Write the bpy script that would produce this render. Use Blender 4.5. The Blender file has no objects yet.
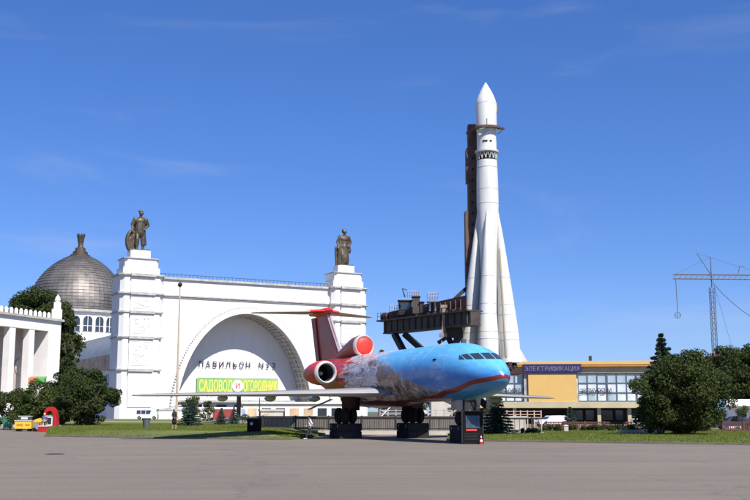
import bpy, math, random
import numpy as np
from mathutils import Vector, Matrix

random.seed(7); np.random.seed(7)
PI = math.pi; R = math.radians
scene = bpy.context.scene
COL = scene.collection

# ------------------------------------------------------------------ camera
FPX = 1042.0; CAM_H = 2.0; PITCH = math.atan(161.5 / FPX)
cam_d = bpy.data.cameras.new('camera')
cam_d.sensor_width = 36.0; cam_d.lens = 36.0 * FPX / 750.0
cam_d.clip_start = 0.5; cam_d.clip_end = 6000
cam = bpy.data.objects.new('camera', cam_d); COL.objects.link(cam)
cam.location = (0, 0, CAM_H); cam.rotation_euler = (PI / 2 + PITCH, 0, 0)
scene.camera = cam

def at(px, py, Y):
    """world point seen at a photo pixel at ground distance Y"""
    u = (px - 375) / FPX; v = (250 - py) / FPX
    c, s = math.cos(PITCH), math.sin(PITCH)
    k = Y / (c - v * s)
    return Vector((u * k, Y, CAM_H + (s + v * c) * k))

# ------------------------------------------------------------------ sky, sun, exposure
SUN_EL, SUN_AZ = R(49), R(31)          # azimuth: to the right of straight behind the camera
sun_dir = Vector((math.cos(SUN_EL) * math.sin(SUN_AZ), -math.cos(SUN_EL) * math.cos(SUN_AZ), math.sin(SUN_EL)))
world = bpy.data.worlds.new('World'); scene.world = world; world.use_nodes = True
nt = world.node_tree; nt.nodes.clear()
wo = nt.nodes.new('ShaderNodeOutputWorld'); bg = nt.nodes.new('ShaderNodeBackground')
sky = nt.nodes.new('ShaderNodeTexSky'); sky.sky_type = 'NISHITA'; sky.sun_disc = False
sky.sun_elevation = SUN_EL; sky.sun_rotation = math.atan2(sun_dir.x, sun_dir.y)
sky.altitude = 150; sky.air_density = 0.85; sky.dust_density = 0.25; sky.ozone_density = 1.0
hs = nt.nodes.new('ShaderNodeHueSaturation'); hs.inputs['Saturation'].default_value = 1.25
hs.inputs['Value'].default_value = 1.0
nt.links.new(sky.outputs[0], hs.inputs['Color'])
# thin cirrus over the whole sky
tc = nt.nodes.new('ShaderNodeTexCoord'); mp = nt.nodes.new('ShaderNodeMapping')
mp.inputs['Scale'].default_value = (1.6, 1.6, 9.0); mp.inputs['Rotation'].default_value = (0, R(-8), R(12))
nz = nt.nodes.new('ShaderNodeTexNoise'); nz.inputs['Scale'].default_value = 1.9; nz.inputs['Detail'].default_value = 7
nz.inputs['Roughness'].default_value = 0.55; nz.inputs['Distortion'].default_value = 0.6
rp = nt.nodes.new('ShaderNodeMapRange'); rp.inputs['From Min'].default_value = 0.53; rp.inputs['From Max'].default_value = 0.80
rp.inputs['To Min'].default_value = 0.0; rp.inputs['To Max'].default_value = 0.22; rp.interpolation_type = 'SMOOTHSTEP'
nt.links.new(tc.outputs['Generated'], mp.inputs['Vector']); nt.links.new(mp.outputs[0], nz.inputs['Vector'])
nt.links.new(nz.outputs[0], rp.inputs['Value'])
mx = nt.nodes.new('ShaderNodeMix'); mx.data_type = 'RGBA'
mx.inputs[7].default_value = (5.6, 6.2, 7.4, 1)
wb = nt.nodes.new('ShaderNodeMix'); wb.data_type = 'RGBA'; wb.blend_type = 'MULTIPLY'; wb.inputs[0].default_value = 1.0
wb.inputs[7].default_value = (1.0, 0.985, 1.32, 1); nt.links.new(hs.outputs[0], wb.inputs[6])     # cool white balance of the camera
gm = nt.nodes.new('ShaderNodeGamma'); gm.inputs['Gamma'].default_value = 0.78; nt.links.new(wb.outputs[2], gm.inputs['Color'])   # softer tone curve
wb2 = nt.nodes.new('ShaderNodeMix'); wb2.data_type = 'RGBA'; wb2.blend_type = 'MULTIPLY'; wb2.inputs[0].default_value = 1.0
wb2.inputs[7].default_value = (0.85, 1.15, 1.52, 1); nt.links.new(gm.outputs[0], wb2.inputs[6])
nt.links.new(rp.outputs[0], mx.inputs[0]); nt.links.new(wb2.outputs[2], mx.inputs[6])
nt.links.new(mx.outputs[2], bg.inputs['Color']); bg.inputs['Strength'].default_value = 0.078
nt.links.new(bg.outputs[0], wo.inputs['Surface'])

sl = bpy.data.lights.new('sun', 'SUN'); sl.energy = 5.0; sl.angle = R(0.53); sl.color = (1.0, 0.95, 0.88)
so = bpy.data.objects.new('sun', sl); COL.objects.link(so)
so.rotation_euler = sun_dir.to_track_quat('Z', 'Y').to_euler(); so.location = (40, -60, 90)
vs = scene.view_settings
vs.view_transform = 'Standard'; vs.look = 'None'; vs.exposure = 0.5; vs.gamma = 1.0; vs.use_curve_mapping = False

# ------------------------------------------------------------------ materials
def mat(name, color, rough=0.6, metal=0.0, var=0.0, vscale=1.0, bump=0.0, bscale=20.0, spec=0.5, stretch=(1, 1, 1), col2=None, coat=0.0):
    m = bpy.data.materials.new(name); m.use_nodes = True
    n = m.node_tree.nodes; l = m.node_tree.links; b = n['Principled BSDF']
    b.inputs['Roughness'].default_value = rough; b.inputs['Metallic'].default_value = metal
    b.inputs['Specular IOR Level'].default_value = spec
    b.inputs['Coat Weight'].default_value = coat
    c = tuple(color) + (1,)
    b.inputs['Base Color'].default_value = c
    if var > 0 or col2 or bump > 0:
        t = n.new('ShaderNodeTexCoord'); mpp = n.new('ShaderNodeMapping'); mpp.inputs['Scale'].default_value = stretch
        l.new(t.outputs['Object'], mpp.inputs['Vector'])
    if var > 0 or col2:
        nn = n.new('ShaderNodeTexNoise'); nn.inputs['Scale'].default_value = vscale; nn.inputs['Detail'].default_value = 6
        nn.inputs['Roughness'].default_value = 0.62
        l.new(mpp.outputs[0], nn.inputs['Vector'])
        rr = n.new('ShaderNodeMapRange'); rr.inputs['From Min'].default_value = 0.32; rr.inputs['From Max'].default_value = 0.68
        l.new(nn.outputs[0], rr.inputs['Value'])
        mm = n.new('ShaderNodeMix'); mm.data_type = 'RGBA'
        if col2:
            mm.inputs[6].default_value = c; mm.inputs[7].default_value = tuple(col2) + (1,)
        else:
            mm.inputs[6].default_value = tuple(x * (1 - var) for x in color) + (1,)
            mm.inputs[7].default_value = tuple(min(1, x * (1 + var)) for x in color) + (1,)
        l.new(rr.outputs[0], mm.inputs[0]); l.new(mm.outputs[2], b.inputs['Base Color'])
    if bump > 0:
        bn = n.new('ShaderNodeTexNoise'); bn.inputs['Scale'].default_value = bscale; bn.inputs['Detail'].default_value = 4
        l.new(mpp.outputs[0], bn.inputs['Vector'])
        bb = n.new('ShaderNodeBump'); bb.inputs['Strength'].default_value = bump; bb.inputs['Distance'].default_value = 0.05
        l.new(bn.outputs[0], bb.inputs['Height']); l.new(bb.outputs[0], b.inputs['Normal'])
    return m

def leaf_mat(name, c1, c2, scale=0.9):
    m = bpy.data.materials.new(name); m.use_nodes = True
    n = m.node_tree.nodes; l = m.node_tree.links; n.clear()
    o = n.new('ShaderNodeOutputMaterial'); ad = n.new('ShaderNodeMixShader'); ad.inputs[0].default_value = 0.22
    d = n.new('ShaderNodeBsdfPrincipled'); d.inputs['Roughness'].default_value = 0.6; d.inputs['Specular IOR Level'].default_value = 0.15
    tr = n.new('ShaderNodeBsdfTranslucent')
    t = n.new('ShaderNodeTexCoord'); nn = n.new('ShaderNodeTexNoise'); nn.inputs['Scale'].default_value = scale; nn.inputs['Detail'].default_value = 5
    nn.inputs['Roughness'].default_value = 0.8
    l.new(t.outputs['Object'], nn.inputs['Vector'])
    rr = n.new('ShaderNodeMapRange'); rr.inputs['From Min'].default_value = 0.3; rr.inputs['From Max'].default_value = 0.7
    l.new(nn.outputs[0], rr.inputs['Value'])
    mm = n.new('ShaderNodeMix'); mm.data_type = 'RGBA'; mm.inputs[6].default_value = tuple(c1) + (1,); mm.inputs[7].default_value = tuple(c2) + (1,)
    l.new(rr.outputs[0], mm.inputs[0]); l.new(mm.outputs[2], d.inputs['Base Color']); l.new(mm.outputs[2], tr.inputs['Color'])
    l.new(d.outputs[0], ad.inputs[1]); l.new(tr.outputs[0], ad.inputs[2]); l.new(ad.outputs[0], o.inputs['Surface'])
    return m

M = {}
M['white'] = mat('white_plaster', (0.70, 0.69, 0.665), 0.8, var=0.07, vscale=0.55, bump=0.2, bscale=3, stretch=(1, 1, 0.16))
M['niche'] = mat('niche_plaster', (0.72, 0.71, 0.69), 0.8, var=0.05, vscale=0.6, stretch=(1, 1, 0.2))
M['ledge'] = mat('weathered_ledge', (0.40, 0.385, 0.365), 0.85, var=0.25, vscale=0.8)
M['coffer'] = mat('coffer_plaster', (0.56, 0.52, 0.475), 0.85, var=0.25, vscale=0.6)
M['rosewall'] = mat('warm_white_plaster', (0.76, 0.73, 0.71), 0.8, var=0.06, vscale=0.5, bump=0.1, bscale=4)
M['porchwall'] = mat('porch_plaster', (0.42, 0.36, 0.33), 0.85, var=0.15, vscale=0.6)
M['bronze'] = mat('patinated_bronze', (0.085, 0.066, 0.045), 0.5, 0.35, var=0.45, vscale=0.9, bump=0.3, bscale=4)
M['domepanel'] = mat('dome_metal', (0.20, 0.185, 0.170), 0.58, 0.7, var=0.3, vscale=0.22)
M['leadroof'] = mat('grey_glass_roof', (0.27, 0.28, 0.30), 0.45, 0.3, var=0.25, vscale=0.15)
M['taneave'] = mat('tan_eave', (0.50, 0.37, 0.24), 0.8, var=0.35, vscale=0.35)
M['glass'] = mat('dark_glass', (0.035, 0.045, 0.055), 0.08, 0.0, spec=0.8)
M['paleglass'] = mat('sky_tinted_glass', (0.34, 0.43, 0.50), 0.12, 0.0, var=0.22, vscale=0.5, spec=0.9)  # pale blue base paints in the reflected sky
M['curtain'] = mat('white_blind_behind_glass', (0.60, 0.66, 0.70), 0.25, 0.0, var=0.16, vscale=0.6, spec=0.8)
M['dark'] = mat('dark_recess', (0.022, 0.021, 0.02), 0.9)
M['black'] = mat('black_paint', (0.010, 0.010, 0.011), 0.8, spec=0.12)
M['rubber'] = mat('tyre_rubber', (0.012, 0.012, 0.012), 0.9, spec=0.15, var=0.3, vscale=4)
M['steel'] = mat('bare_steel', (0.35, 0.35, 0.36), 0.4, 0.8, var=0.2, vscale=3)
M['block'] = mat('concrete_block', (0.026, 0.026, 0.031), 0.95, spec=0.15, var=0.25, vscale=2.0, bump=0.3, bscale=8)  # dark concrete, deepened further to carry the shade under the aircraft
M['concrete'] = mat('pale_concrete', (0.50, 0.46, 0.40), 0.9, var=0.16, vscale=0.7, bump=0.2, bscale=6)
M['beige'] = mat('beige_render', (0.46, 0.41, 0.26), 0.8, var=0.1, vscale=0.4)
M['yellow'] = mat('yellow_panel', (0.61, 0.395, 0.125), 0.6, var=0.04, vscale=0.4)
M['orange'] = mat('orange_trim', (0.50, 0.20, 0.04), 0.6, var=0.1, vscale=0.6)
M['purple'] = mat('violet_sign', (0.024, 0.018, 0.11), 0.45, var=0.2, vscale=0.6)
M['mullion'] = mat('window_frame', (0.10, 0.13, 0.16), 0.5)
M['letterpale'] = mat('pale_letter', (0.20, 0.19, 0.27), 0.5)
M['letterdark'] = mat('dark_letter', (0.055, 0.05, 0.07), 0.5)
M['letteryellow'] = mat('yellow_letter', (0.85, 0.74, 0.12), 0.6)
M['letterred'] = mat('red_letter', (0.65, 0.05, 0.04), 0.6)
M['paperwhite'] = mat('white_print', (0.82, 0.80, 0.78), 0.6)
M['rust'] = mat('rust_brown_steel', (0.115, 0.066, 0.050), 0.8, 0.1, var=0.4, vscale=0.9, bump=0.2, bscale=5)
M['rustred'] = mat('red_oxide_steel', (0.044, 0.016, 0.013), 0.7, 0.1, var=0.4, vscale=0.9)
M['darksteel'] = mat('dark_grey_steel', (0.030, 0.029, 0.030), 0.7, 0.1, var=0.3, vscale=1.0)
M['brownsteel'] = mat('brown_grey_girder', (0.066, 0.052, 0.044), 0.7, 0.2, var=0.35, vscale=0.8)
M['rocket'] = mat('rocket_white', (0.63, 0.63, 0.60), 0.5, var=0.15, vscale=0.9, stretch=(1, 1, 0.12))
M['rocketgrey'] = mat('rocket_panel_grey', (0.50, 0.50, 0.47), 0.55, var=0.15, vscale=0.7)
M['conduit'] = mat('ochre_conduit', (0.42, 0.33, 0.19), 0.6)
M['redpaint'] = mat('red_paint', (0.62, 0.042, 0.022), 0.5, var=0.18, vscale=0.8, coat=0.2)
M['darkred'] = mat('dark_red_paint', (0.26, 0.018, 0.016), 0.45, var=0.3, vscale=0.7)
M['lip'] = mat('white_lip', (0.68, 0.66, 0.62), 0.35, 0.3)
M['wing'] = mat('grey_wing_paint', (0.36, 0.35, 0.34), 0.42, 0.15, var=0.12, vscale=0.6, stretch=(1, 0.2, 1))
M['darkwall'] = mat('dark_wall', (0.17, 0.15, 0.13), 0.9, var=0.25, vscale=0.8)  # darker grey-brown tone for the long wall behind the fence
M['kerb'] = mat('kerb_stone', (0.15, 0.135, 0.11), 0.9, var=0.2, vscale=0.8)
M['pole'] = mat('tan_pole', (0.46, 0.37, 0.26), 0.6, var=0.1)
M['carwhite'] = mat('white_car_paint', (0.78, 0.78, 0.77), 0.25, coat=0.5)
M['carblue'] = mat('dark_blue_car_paint', (0.03, 0.04, 0.10), 0.25, coat=0.5)
M['carsilver'] = mat('silver_car_paint', (0.36, 0.37, 0.38), 0.3, 0.5, coat=0.4)
M['cartyellow'] = mat('yellow_cart', (0.72, 0.46, 0.03), 0.5, var=0.06, vscale=3)
M['standred'] = mat('red_stand', (0.42, 0.015, 0.015), 0.4, var=0.08, vscale=3)
M['green'] = mat('green_paint', (0.03, 0.17, 0.10), 0.55, var=0.1, vscale=2)
M['brightgreen'] = mat('bright_green', (0.10, 0.42, 0.08), 0.6)
M['salmon'] = mat('orange_cloth', (0.60, 0.20, 0.09), 0.7)
M['binpaint'] = mat('grey_green_bin', (0.09, 0.11, 0.10), 0.7)
M['redcontainer'] = mat('dull_red_metal', (0.30, 0.05, 0.045), 0.6, var=0.15, vscale=0.8)
M['skin'] = mat('skin', (0.52, 0.33, 0.24), 0.55)
M['hairdark'] = mat('dark_hair', (0.03, 0.02, 0.015), 0.6)
M['shirt'] = mat('white_shirt', (0.75, 0.76, 0.80), 0.8, var=0.05, vscale=6)
M['trousers'] = mat('dark_trousers', (0.035, 0.035, 0.05), 0.85, var=0.2, vscale=6)
M['blackcloth'] = mat('black_clothes', (0.016, 0.014, 0.017), 0.85, var=0.3, vscale=6)
M['bluevest'] = mat('blue_vest', (0.05, 0.09, 0.22), 0.8)
M['bark'] = mat('bark', (0.075, 0.055, 0.04), 0.9, var=0.3, vscale=3, bump=0.5, bscale=8)
M['leaf_dark'] = leaf_mat('dark_leaves', (0.017, 0.032, 0.009), (0.074, 0.094, 0.026), 1.4)
M['leaf_mid'] = leaf_mat('mid_leaves', (0.030, 0.052, 0.013), (0.090, 0.115, 0.030))
M['leaf_olive'] = leaf_mat('olive_leaves', (0.019, 0.034, 0.009), (0.085, 0.105, 0.028), 1.6)
M['spruce'] = leaf_mat('blue_spruce_needles', (0.030, 0.058, 0.042), (0.085, 0.125, 0.10), 2.0)
M['sprucedark'] = leaf_mat('dark_spruce_needles', (0.020, 0.040, 0.020), (0.050, 0.078, 0.036), 1.2)
M['hedge'] = leaf_mat('hedge_leaves', (0.024, 0.045, 0.016), (0.062, 0.085, 0.028), 2.0)
M['redfence'] = mat('red_brown_fence', (0.10, 0.036, 0.028), 0.7, var=0.2, vscale=1)
M['mast'] = mat('mast_steel', (0.10, 0.10, 0.11), 0.6, 0.2)

def asphalt_mat():
    m = mat('asphalt', (0.2, 0.19, 0.18), 0.88, spec=0.3)
    n = m.node_tree.nodes; l = m.node_tree.links; b = n['Principled BSDF']
    t = n.new('ShaderNodeTexCoord')
    def noise(scale, st=(1, 1, 1), det=5, rot=0.0):
        mp_ = n.new('ShaderNodeMapping'); mp_.inputs['Scale'].default_value = st; mp_.inputs['Rotation'].default_value = (0, 0, rot)
        l.new(t.outputs['Object'], mp_.inputs['Vector'])
        q = n.new('ShaderNodeTexNoise'); q.inputs['Scale'].default_value = scale; q.inputs['Detail'].default_value = det; q.inputs['Roughness'].default_value = 0.65
        l.new(mp_.outputs[0], q.inputs['Vector']); return q
    big = noise(0.09, (1, 0.6, 1), 5); streak = noise(0.5, (0.12, 1.0, 1), 6, R(-6)); fine = noise(9.0, det=3); grit = noise(45.0, det=2)
    def mixc(f, a, b_, lo=0.35, hi=0.65):
        r_ = n.new('ShaderNodeMapRange'); r_.inputs['From Min'].default_value = lo; r_.inputs['From Max'].default_value = hi
        l.new(f.outputs[0], r_.inputs['Value'])
        q = n.new('ShaderNodeMix'); q.data_type = 'RGBA'
        l.new(r_.outputs[0], q.inputs[0])
        for s_, v in ((6, a), (7, b_)):
            if isinstance(v, tuple): q.inputs[s_].default_value = v + (1,)
            else: l.new(v.outputs[2], q.inputs[s_])
        return q
    c1 = mixc(big, (0.168, 0.142, 0.110), (0.212, 0.180, 0.141))
    c2 = mixc(streak, (0.142, 0.120, 0.097), (0.214, 0.185, 0.149))
    q = n.new('ShaderNodeMix'); q.data_type = 'RGBA'; q.inputs[0].default_value = 0.5
    l.new(c1.outputs[2], q.inputs[6]); l.new(c2.outputs[2], q.inputs[7])
    f3 = mixc(fine, (0.82, 0.82, 0.82), (1.12, 1.12, 1.12), 0.3, 0.7)
    g3 = mixc(grit, (0.80, 0.80, 0.80), (1.2, 1.2, 1.2), 0.3, 0.7)
    mu = n.new('ShaderNodeMix'); mu.data_type = 'RGBA'; mu.blend_type = 'MULTIPLY'; mu.inputs[0].default_value = 1.0
    l.new(q.outputs[2], mu.inputs[6]); l.new(f3.outputs[2], mu.inputs[7])
    mu2 = n.new('ShaderNodeMix'); mu2.data_type = 'RGBA'; mu2.blend_type = 'MULTIPLY'; mu2.inputs[0].default_value = 1.0
    l.new(mu.outputs[2], mu2.inputs[6]); l.new(g3.outputs[2], mu2.inputs[7])
    # tar-sealed cracks
    mpv = n.new('ShaderNodeMapping'); l.new(t.outputs['Object'], mpv.inputs['Vector'])
    wob = noise(0.35, det=4)
    vm = n.new('ShaderNodeVectorMath'); vm.operation = 'MULTIPLY_ADD'; vm.inputs[1].default_value = (5, 5, 0)
    l.new(wob.outputs['Color'], vm.inputs[0]); l.new(mpv.outputs[0], vm.inputs[2])
    vo = n.new('ShaderNodeTexVoronoi'); vo.feature = 'DISTANCE_TO_EDGE'; vo.inputs['Scale'].default_value = 0.075
    l.new(vm.outputs[0], vo.inputs['Vector'])
    rc = n.new('ShaderNodeMapRange'); rc.inputs['From Min'].default_value = 0.0; rc.inputs['From Max'].default_value = 0.010
    rc.inputs['To Min'].default_value = 0.45; rc.inputs['To Max'].default_value = 0.0
    l.new(vo.outputs['Distance'], rc.inputs['Value'])
    q2 = n.new('ShaderNodeMix'); q2.data_type = 'RGBA'; q2.inputs[7].default_value = (0.10, 0.09, 0.085, 1)
    l.new(rc.outputs[0], q2.inputs[0]); l.new(mu2.outputs[2], q2.inputs[6]); l.new(q2.outputs[2], b.inputs['Base Color'])
    bb = n.new('ShaderNodeBump'); bb.inputs['Strength'].default_value = 0.35; bb.inputs['Distance'].default_value = 0.02
    l.new(grit.outputs[0], bb.inputs['Height']); l.new(bb.outputs[0], b.inputs['Normal'])
    return m
M['asphalt'] = asphalt_mat()
M['earth'] = mat('far_ground', (0.10, 0.11, 0.06), 0.95, var=0.3, vscale=0.05)
M['lawn'] = mat('lawn_soil', (0.070, 0.105, 0.018), 0.95, col2=(0.165, 0.165, 0.045), vscale=0.45, bump=0.6, bscale=14)
M['grass'] = leaf_mat('grass_blades', (0.085, 0.132, 0.016), (0.190, 0.205, 0.044), 0.35)
M['path'] = mat('pale_path', (0.34, 0.30, 0.26), 0.9, var=0.12, vscale=0.4)

# ------------------------------------------------------------------ mesh collector
class MB:
    def __init__(s): s.v = []; s.f = []; s.m = []
    def add(s, vs_, fs, mi=0):
        o = len(s.v); s.v += [tuple(p) for p in vs_]
        for f in fs: s.f.append(tuple(i + o for i in f)); s.m.append(mi)
        return s
    def box(s, c, d, rz=0.0, mi=0, mx=None):
        hx, hy, hz = d[0] / 2, d[1] / 2, d[2] / 2
        p = [Vector((x, y, z)) for z in (-hz, hz) for x, y in ((-hx, -hy), (hx, -hy), (hx, hy), (-hx, hy))]
        rot = mx if mx is not None else Matrix.Rotation(rz, 3, 'Z')
        p = [rot @ q + Vector(c) for q in p]
        return s.add(p, [(3, 2, 1, 0), (4, 5, 6, 7), (0, 1, 5, 4), (1, 2, 6, 5), (2, 3, 7, 6), (3, 0, 4, 7)], mi)
    def span(s, x0, x1, y0, y1, z0, z1, mi=0):
        return s.box(((x0 + x1) / 2, (y0 + y1) / 2, (z0 + z1) / 2), (abs(x1 - x0), abs(y1 - y0), abs(z1 - z0)), 0, mi)
    def tube(s, a, b, r0, r1=None, n=10, mi=0, cap=True):
        a, b = Vector(a), Vector(b); r1 = r0 if r1 is None else r1
        d = b - a
        if d.length < 1e-6: return s
        q = d.normalized().to_track_quat('Z', 'Y')
        ring = [q @ Vector((math.cos(2 * PI * i / n), math.sin(2 * PI * i / n), 0)) for i in range(n)]
        vs_ = [a + r * r0 for r in ring] + [b + r * r1 for r in ring]
        fs = [(i, (i + 1) % n, n + (i + 1) % n, n + i) for i in range(n)]
        if cap: fs += [tuple(range(n - 1, -1, -1)), tuple(range(n, 2 * n))]
        return s.add(vs_, fs, mi)
    def beam(s, a, b, w, h, mi=0):
        a, b = Vector(a), Vector(b); d = (b - a); L = d.length; x = d.normalized()
        up = Vector((0, 0, 1)) if abs(x.z) < 0.95 else Vector((0, 1, 0))
        y = up.cross(x).normalized(); z = x.cross(y)
        return s.box((a + b) / 2, (L, w, h), 0, mi, Matrix((x, y, z)).transposed())
    def lathe(s, prof, n=32, c=(0, 0, 0), mi=0, axis='Z', cap=True):
        """prof: list of (radius, height)"""
        c = Vector(c); vs_ = []
        for r, h in prof:
            for i in range(n):
                t = 2 * PI * i / n; a_, b_ = r * math.cos(t), r * math.sin(t)
                vs_.append(c + (Vector((a_, b_, h)) if axis == 'Z' else Vector((h, a_, b_))))
        fs = []
        for k in range(len(prof) - 1):
            for i in range(n):
                j = (i + 1) % n; fs.append((k * n + i, k * n + j, (k + 1) * n + j, (k + 1) * n + i))
        if cap:
            if prof[0][0] > 1e-4: fs.append(tuple(range(n - 1, -1, -1)))
            if prof[-1][0] > 1e-4: fs.append(tuple(range((len(prof) - 1) * n, len(prof) * n)))
        return s.add(vs_, fs, mi)
    def ball(s, c, r, n=12, k=8, mi=0):
        r = (r, r, r) if not hasattr(r, '__len__') else r
        vs_ = []; 
        for j in range(k + 1):
            ph = PI * j / k
            for i in range(n):
                t = 2 * PI * i / n
                vs_.append((c[0] + r[0] * math.sin(ph) * math.cos(t), c[1] + r[1] * math.sin(ph) * math.sin(t), c[2] - r[2] * math.cos(ph)))
        fs = [(j * n + i, j * n + (i + 1) % n, (j + 1) * n + (i + 1) % n, (j + 1) * n + i) for j in range(k) for i in range(n)]
        return s.add(vs_, fs, mi)
    def prism(s, poly, z0, z1, mi=0):
        n = len(poly)
        vs_ = [(x, y, z0) for x, y in poly] + [(x, y, z1) for x, y in poly]
        return s.add(vs_, [tuple(range(n - 1, -1, -1)), tuple(range(n, 2 * n))] + [(i, (i + 1) % n, n + (i + 1) % n, n + i) for i in range(n)], mi)
    def loft(s, rings, mi=0, cap=True):
        n = len(rings[0]); vs_ = [p for r in rings for p in r]
        fs = [(k * n + i, k * n + (i + 1) % n, (k + 1) * n + (i + 1) % n, (k + 1) * n + i) for k in range(len(rings) - 1) for i in range(n)]
        if cap: fs += [tuple(range(n - 1, -1, -1)), tuple(range((len(rings) - 1) * n, len(rings) * n))]
        return s.add(vs_, fs, mi)
    def mesh(s, name, mats, smooth=False):
        me = bpy.data.meshes.new(name); me.from_pydata(s.v, [], s.f)
        for m_ in (mats if isinstance(mats, (list, tuple)) else [mats]): me.materials.append(M[m_] if isinstance(m_, str) else m_)
        if isinstance(mats, (list, tuple)) and len(mats) > 1: me.polygons.foreach_set('material_index', s.m)
        if smooth:
            me.polygons.foreach_set('use_smooth', [True] * len(me.polygons))
            try: me.set_sharp_from_angle(angle=R(smooth if smooth is not True else 40))
            except Exception: pass
        import bmesh
        bm = bmesh.new(); bm.from_mesh(me); bmesh.ops.recalc_face_normals(bm, faces=bm.faces); bm.to_mesh(me); bm.free()
        me.update(); return me
    def build(s, name, mats, parent=None, smooth=False, kind=None, label=None):
        return link(name, s.mesh(name, mats, smooth), parent, kind, label)

def link(name, data, parent=None, kind=None, label=None):
    o = bpy.data.objects.new(name, data); COL.objects.link(o)
    if parent is not None: o.parent = parent
    if kind: o['kind'] = kind
    if label: o['label'] = label
    return o
def tag(o, label=None, cat=None, group=None, kind=None):
    if label: o['label'] = label
    if cat: o['category'] = cat
    if group: o['group'] = group
    if kind: o['kind'] = kind
    return o
def thing(name, label, cat, loc=(0, 0, 0), rz=0.0, group=None):
    o = bpy.data.objects.new(name, None); COL.objects.link(o); o.empty_display_size = 0.3
    o.location = loc; o.rotation_euler = (0, 0, rz)
    return tag(o, label, cat, group)
def copy_thing(root, loc, rz, label, group=None):
    r = root.copy(); COL.objects.link(r); r.location = loc; r.rotation_euler = (0, 0, rz); r['label'] = label
    if group: r['group'] = group
    for ch in list(root.children):
        c = ch.copy(); COL.objects.link(c); c.parent = r
        for g in list(ch.children):
            d = g.copy(); COL.objects.link(d); d.parent = c
    return r
def fast_mesh(name, verts, k, material):
    """independent k-gons from an (n*k,3) array"""
    nv = len(verts); nf = nv // k
    me = bpy.data.meshes.new(name); me.vertices.add(nv); me.vertices.foreach_set('co', np.asarray(verts, np.float32).ravel())
    me.loops.add(nv); me.loops.foreach_set('vertex_index', np.arange(nv, dtype=np.int32))
    me.polygons.add(nf); me.polygons.foreach_set('loop_start', np.arange(0, nv, k, dtype=np.int32))
    me.materials.append(M[material]); me.update(calc_edges=True); me.validate(); return me

def text_mesh(body, size, extrude=0.0, material='black', sx=1.0, align='CENTER', bold=0.0):
    cu = bpy.data.curves.new('text', 'FONT'); cu.body = body; cu.size = size; cu.extrude = extrude; cu.align_x = align; cu.offset = bold
    cu.resolution_u = 3
    ob = bpy.data.objects.new('text', cu); COL.objects.link(ob)
    bpy.context.view_layer.update()
    me = bpy.data.meshes.new_from_object(ob.evaluated_get(bpy.context.evaluated_depsgraph_get()))
    bpy.data.objects.remove(ob); bpy.data.curves.remove(cu)
    # stand the text up: text x -> x, text y -> z, facing -y
    me.transform(Matrix(((sx, 0, 0, 0), (0, 0, -1, 0), (0, 1, 0, 0), (0, 0, 0, 1))))
    me.materials.clear(); me.materials.append(M[material]); return me

# ================================================================== GROUND
g = MB(); g.add([(-2500, -300, -0.06), (2500, -300, -0.06), (2500, 4500, -0.06), (-2500, 4500, -0.06)], [(0, 1, 2, 3)])
tag(g.build('ground', 'earth'), kind='structure')
g = MB(); g.add([(-260, -120, 0), (260, -120, 0), (260, 330, 0), (-260, 330, 0)], [(0, 1, 2, 3)])
tag(g.build('plaza', 'asphalt'), kind='structure')

def inside(poly, x, y):
    c = np.zeros(len(x), bool); n = len(poly); j = n - 1
    for i in range(n):
        xi, yi = poly[i]; xj, yj = poly[j]
        cond = ((yi > y) != (yj > y)) & (x < (xj - xi) * (y - yi) / (yj - yi + 1e-12) + xi)
        c ^= cond; j = i
    return c
LAWN_Z = 0.10; BANK_Z = 0.50
def edge(x): return 74.7 - 0.5 * x
EA_, EB_ = (-26.4, edge(-26.4) - 3.2), (-6.2, edge(-6.2) - 3.2)
L_OUT = [EA_, EB_, (-4.7, 81), (-4.3, 92), (-8, 122), (-20, 205), (-62, 222), (-46, 150), (-36, 119)]
L_IN = [(-25.0, EA_[1] + 4.6), (-8.4, EB_[1] + 4.8), (-7.6, 85), (-7.2, 93), (-10.5, 122), (-22, 203), (-60.5, 219), (-45, 151), (-34.5, 118)]
R_LAWN = [(4.9, edge(4.9)), (62, edge(62)), (70, 108), (12, 108), (6.4, 92.2)]
def bank_z(x, y):
    df = (x - EA_[0]) * 0.447 + (y - EA_[1]) * 0.894
    dr = np.where(y < 92, -4.6 - x, 9.0)
    return LAWN_Z + (BANK_Z - LAWN_Z) * np.clip(np.minimum(df / 4.6, dr / 3.4), 0, 1)
b = MB(); no = len(L_OUT)
b.add([(x, y, -0.02) for x, y in L_OUT] + [(x, y, LAWN_Z) for x, y in L_OUT] + [(x, y, BANK_Z) for x, y in L_IN],
      [(k, (k + 1) % no, no + (k + 1) % no, no + k) for k in range(no)] + [(no + k, no + (k + 1) % no, 2 * no + (k + 1) % no, 2 * no + k) for k in range(no)] + [tuple(range(2 * no, 3 * no))])
tag(b.build('lawn', 'lawn'), kind='structure')
b = MB(); b.prism(R_LAWN, -0.02, LAWN_Z); tag(b.build('lawn', 'lawn'), kind='structure')
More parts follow.
